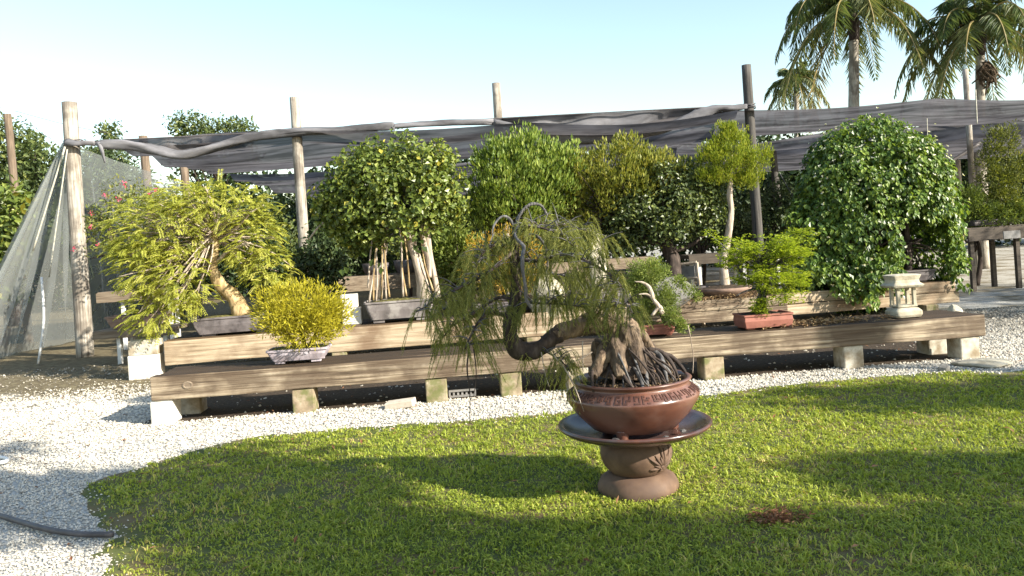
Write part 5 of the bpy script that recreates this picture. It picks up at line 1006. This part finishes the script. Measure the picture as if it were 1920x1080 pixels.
# leafy branches; each carries weeping strands
g = rng(150)
br = [([(966, 470, 0), (930, 500, -.1), (900, 520, -.18), (860, 540, -.25), (815, 565, -.3), (780, 585, -.3)], .013, 1.0, 1), ([(966, 520, 0), (935, 520, .1), (890, 545, .2), (850, 570, .25), (805, 595, .28)], .012, 1.0, 1),
      ([(958, 600, -.02), (925, 585, -.12), (900, 600, -.2), (885, 625, -.25), (872, 655, -.28)], .013, .8, 1), ([(960, 560, 0), (930, 560, .02), (885, 590, .02), (850, 610, 0), (825, 640, 0)], .011, .9, 1),
      ([(966, 450, 0), (985, 420, .05), (1030, 420, .1), (1075, 425, .15), (1110, 440, .2), (1135, 470, .22)], .011, 1.15, 1), ([(966, 480, 0), (1000, 490, -.1), (1050, 480, -.2), (1100, 490, -.25), (1150, 520, -.25), (1175, 550, -.22)], .012, 1.2, 1),
      ([(968, 545, 0), (1010, 560, .08), (1060, 555, .15), (1110, 540, .2), (1150, 545, .22)], .012, 1.1, 1), ([(975, 560, -.02), (1000, 568, -.15), (1050, 570, -.2), (1090, 575, -.2)], .010, .8, 1),
      ([(966, 445, 0), (935, 455, -.05), (905, 475, -.1), (890, 510, -.12)], .009, .8, 1), ([(966, 450, 0), (930, 470, .12), (900, 500, .16)], .008, .7, 1), ([(1000, 650, -.06), (1025, 660, -.1), (1055, 680, -.12), (1075, 705, -.13)], .007, .5, 1),
      ([(1110, 600, -.05), (1130, 580, -.12), (1165, 570, -.15), (1190, 590, -.15)], .006, .8, 1), ([(966, 440, 0), (1000, 425, -.1), (1050, 440, -.15), (1085, 470, -.16)], .009, 1.0, 1), ([(966, 430, 0), (985, 470, .1), (1020, 510, .15), (1070, 520, .18)], .009, .9, 1)]
tips = []
sm_ = MB()
for i, (pts, r_, wt, _) in enumerate(br):
    P0 = np.array([H(*p) for p in pts]); MB().tube(P0, np.linspace(r_, r_ * .3, len(P0)), 7, 6, .2, i).build('limb', M['bark_dark'], hero, True)
    P, _ = smooth_line(P0, np.zeros(len(P0)), 10); nb = int(31 * wt)
    for k in range(nb):
        t = .22 + .78 * (k + g.uniform()) / nb; q = P[min(int(t * (len(P) - 1)), len(P) - 1)]; o_ = unit(np.array((g.normal(0, .8), g.normal(0, .8), g.uniform(-.1, .7)))); e_ = q + o_ * g.uniform(.04, .16)
        sm_.tube([q, q * .5 + e_ * .5 + (0, 0, .012), e_], [.004, .003, .0015], 4, 3, cap=False)
        for s in range(5):
            f_ = g.uniform(.25, 1); tips.append((q * (1 - f_) + e_ * f_, o_, g.uniform(.07, .21) * (1.1 if i < 8 else .85)))
sm_.build('twig_mass', M['bark_grey'], hero, True, kind='stuff')
mb = MB(); strands(mb, g, np.array([a for a, _, _ in tips]), np.array([b for _, b, _ in tips]), [l for _, _, l in tips], .026, .0023, step=.0075); mb.build('weeping_foliage', M['leaf_hero'], hero, kind='stuff')
# long bare hanging shoots
for i, pts in enumerate(([(880, 648, -.28), (876, 690, -.3), (881, 740, -.3), (881, 795, -.3)], [(888, 655, -.28), (893, 700, -.3), (888, 745, -.3)], [(1036, 664, -.12), (1058, 690, -.16), (1074, 718, -.2), (1088, 752, -.22), (1095, 772, -.22)], [(1015, 660, -.1), (1022, 700, -.12), (1030, 725, -.12)], [(1290, 610, .0), (1296, 640, .02), (1300, 670, .02), (1299, 700, .02)], [(1092, 640, -.1), (1093, 690, -.1), (1092, 715, -.1)], [(1110, 660, -.1), (1090, 672, -.12), (1060, 684, -.12)])):
    MB().tube([H(*p) for p in pts], np.linspace(.006 if i in (0, 2) else .0035, .0018, len(pts)), 6, 6, .2, i).build('hanging_shoot', M['bark_dark' if i in (0, 1) else 'bark_pale'], hero, True)
mb = MB(); st = [H(x + g.normal(0, 8), y + g.normal(0, 6), g.normal(-.12, .05)) for x, y in ((985, 668), (1000, 690), (1045, 690), (1060, 700), (1075, 690), (1030, 672), (990, 672), (1052, 712), (1068, 728)) for _ in range(5)]
strands(mb, g, np.array(st), [unit(g.normal(size=3) * (1, 1, .2)) for _ in st], g.uniform(.05, .15, len(st)), .026, .003, tmean=.7); mb.build('low_foliage', M['leaf_hero'], hero, kind='stuff')
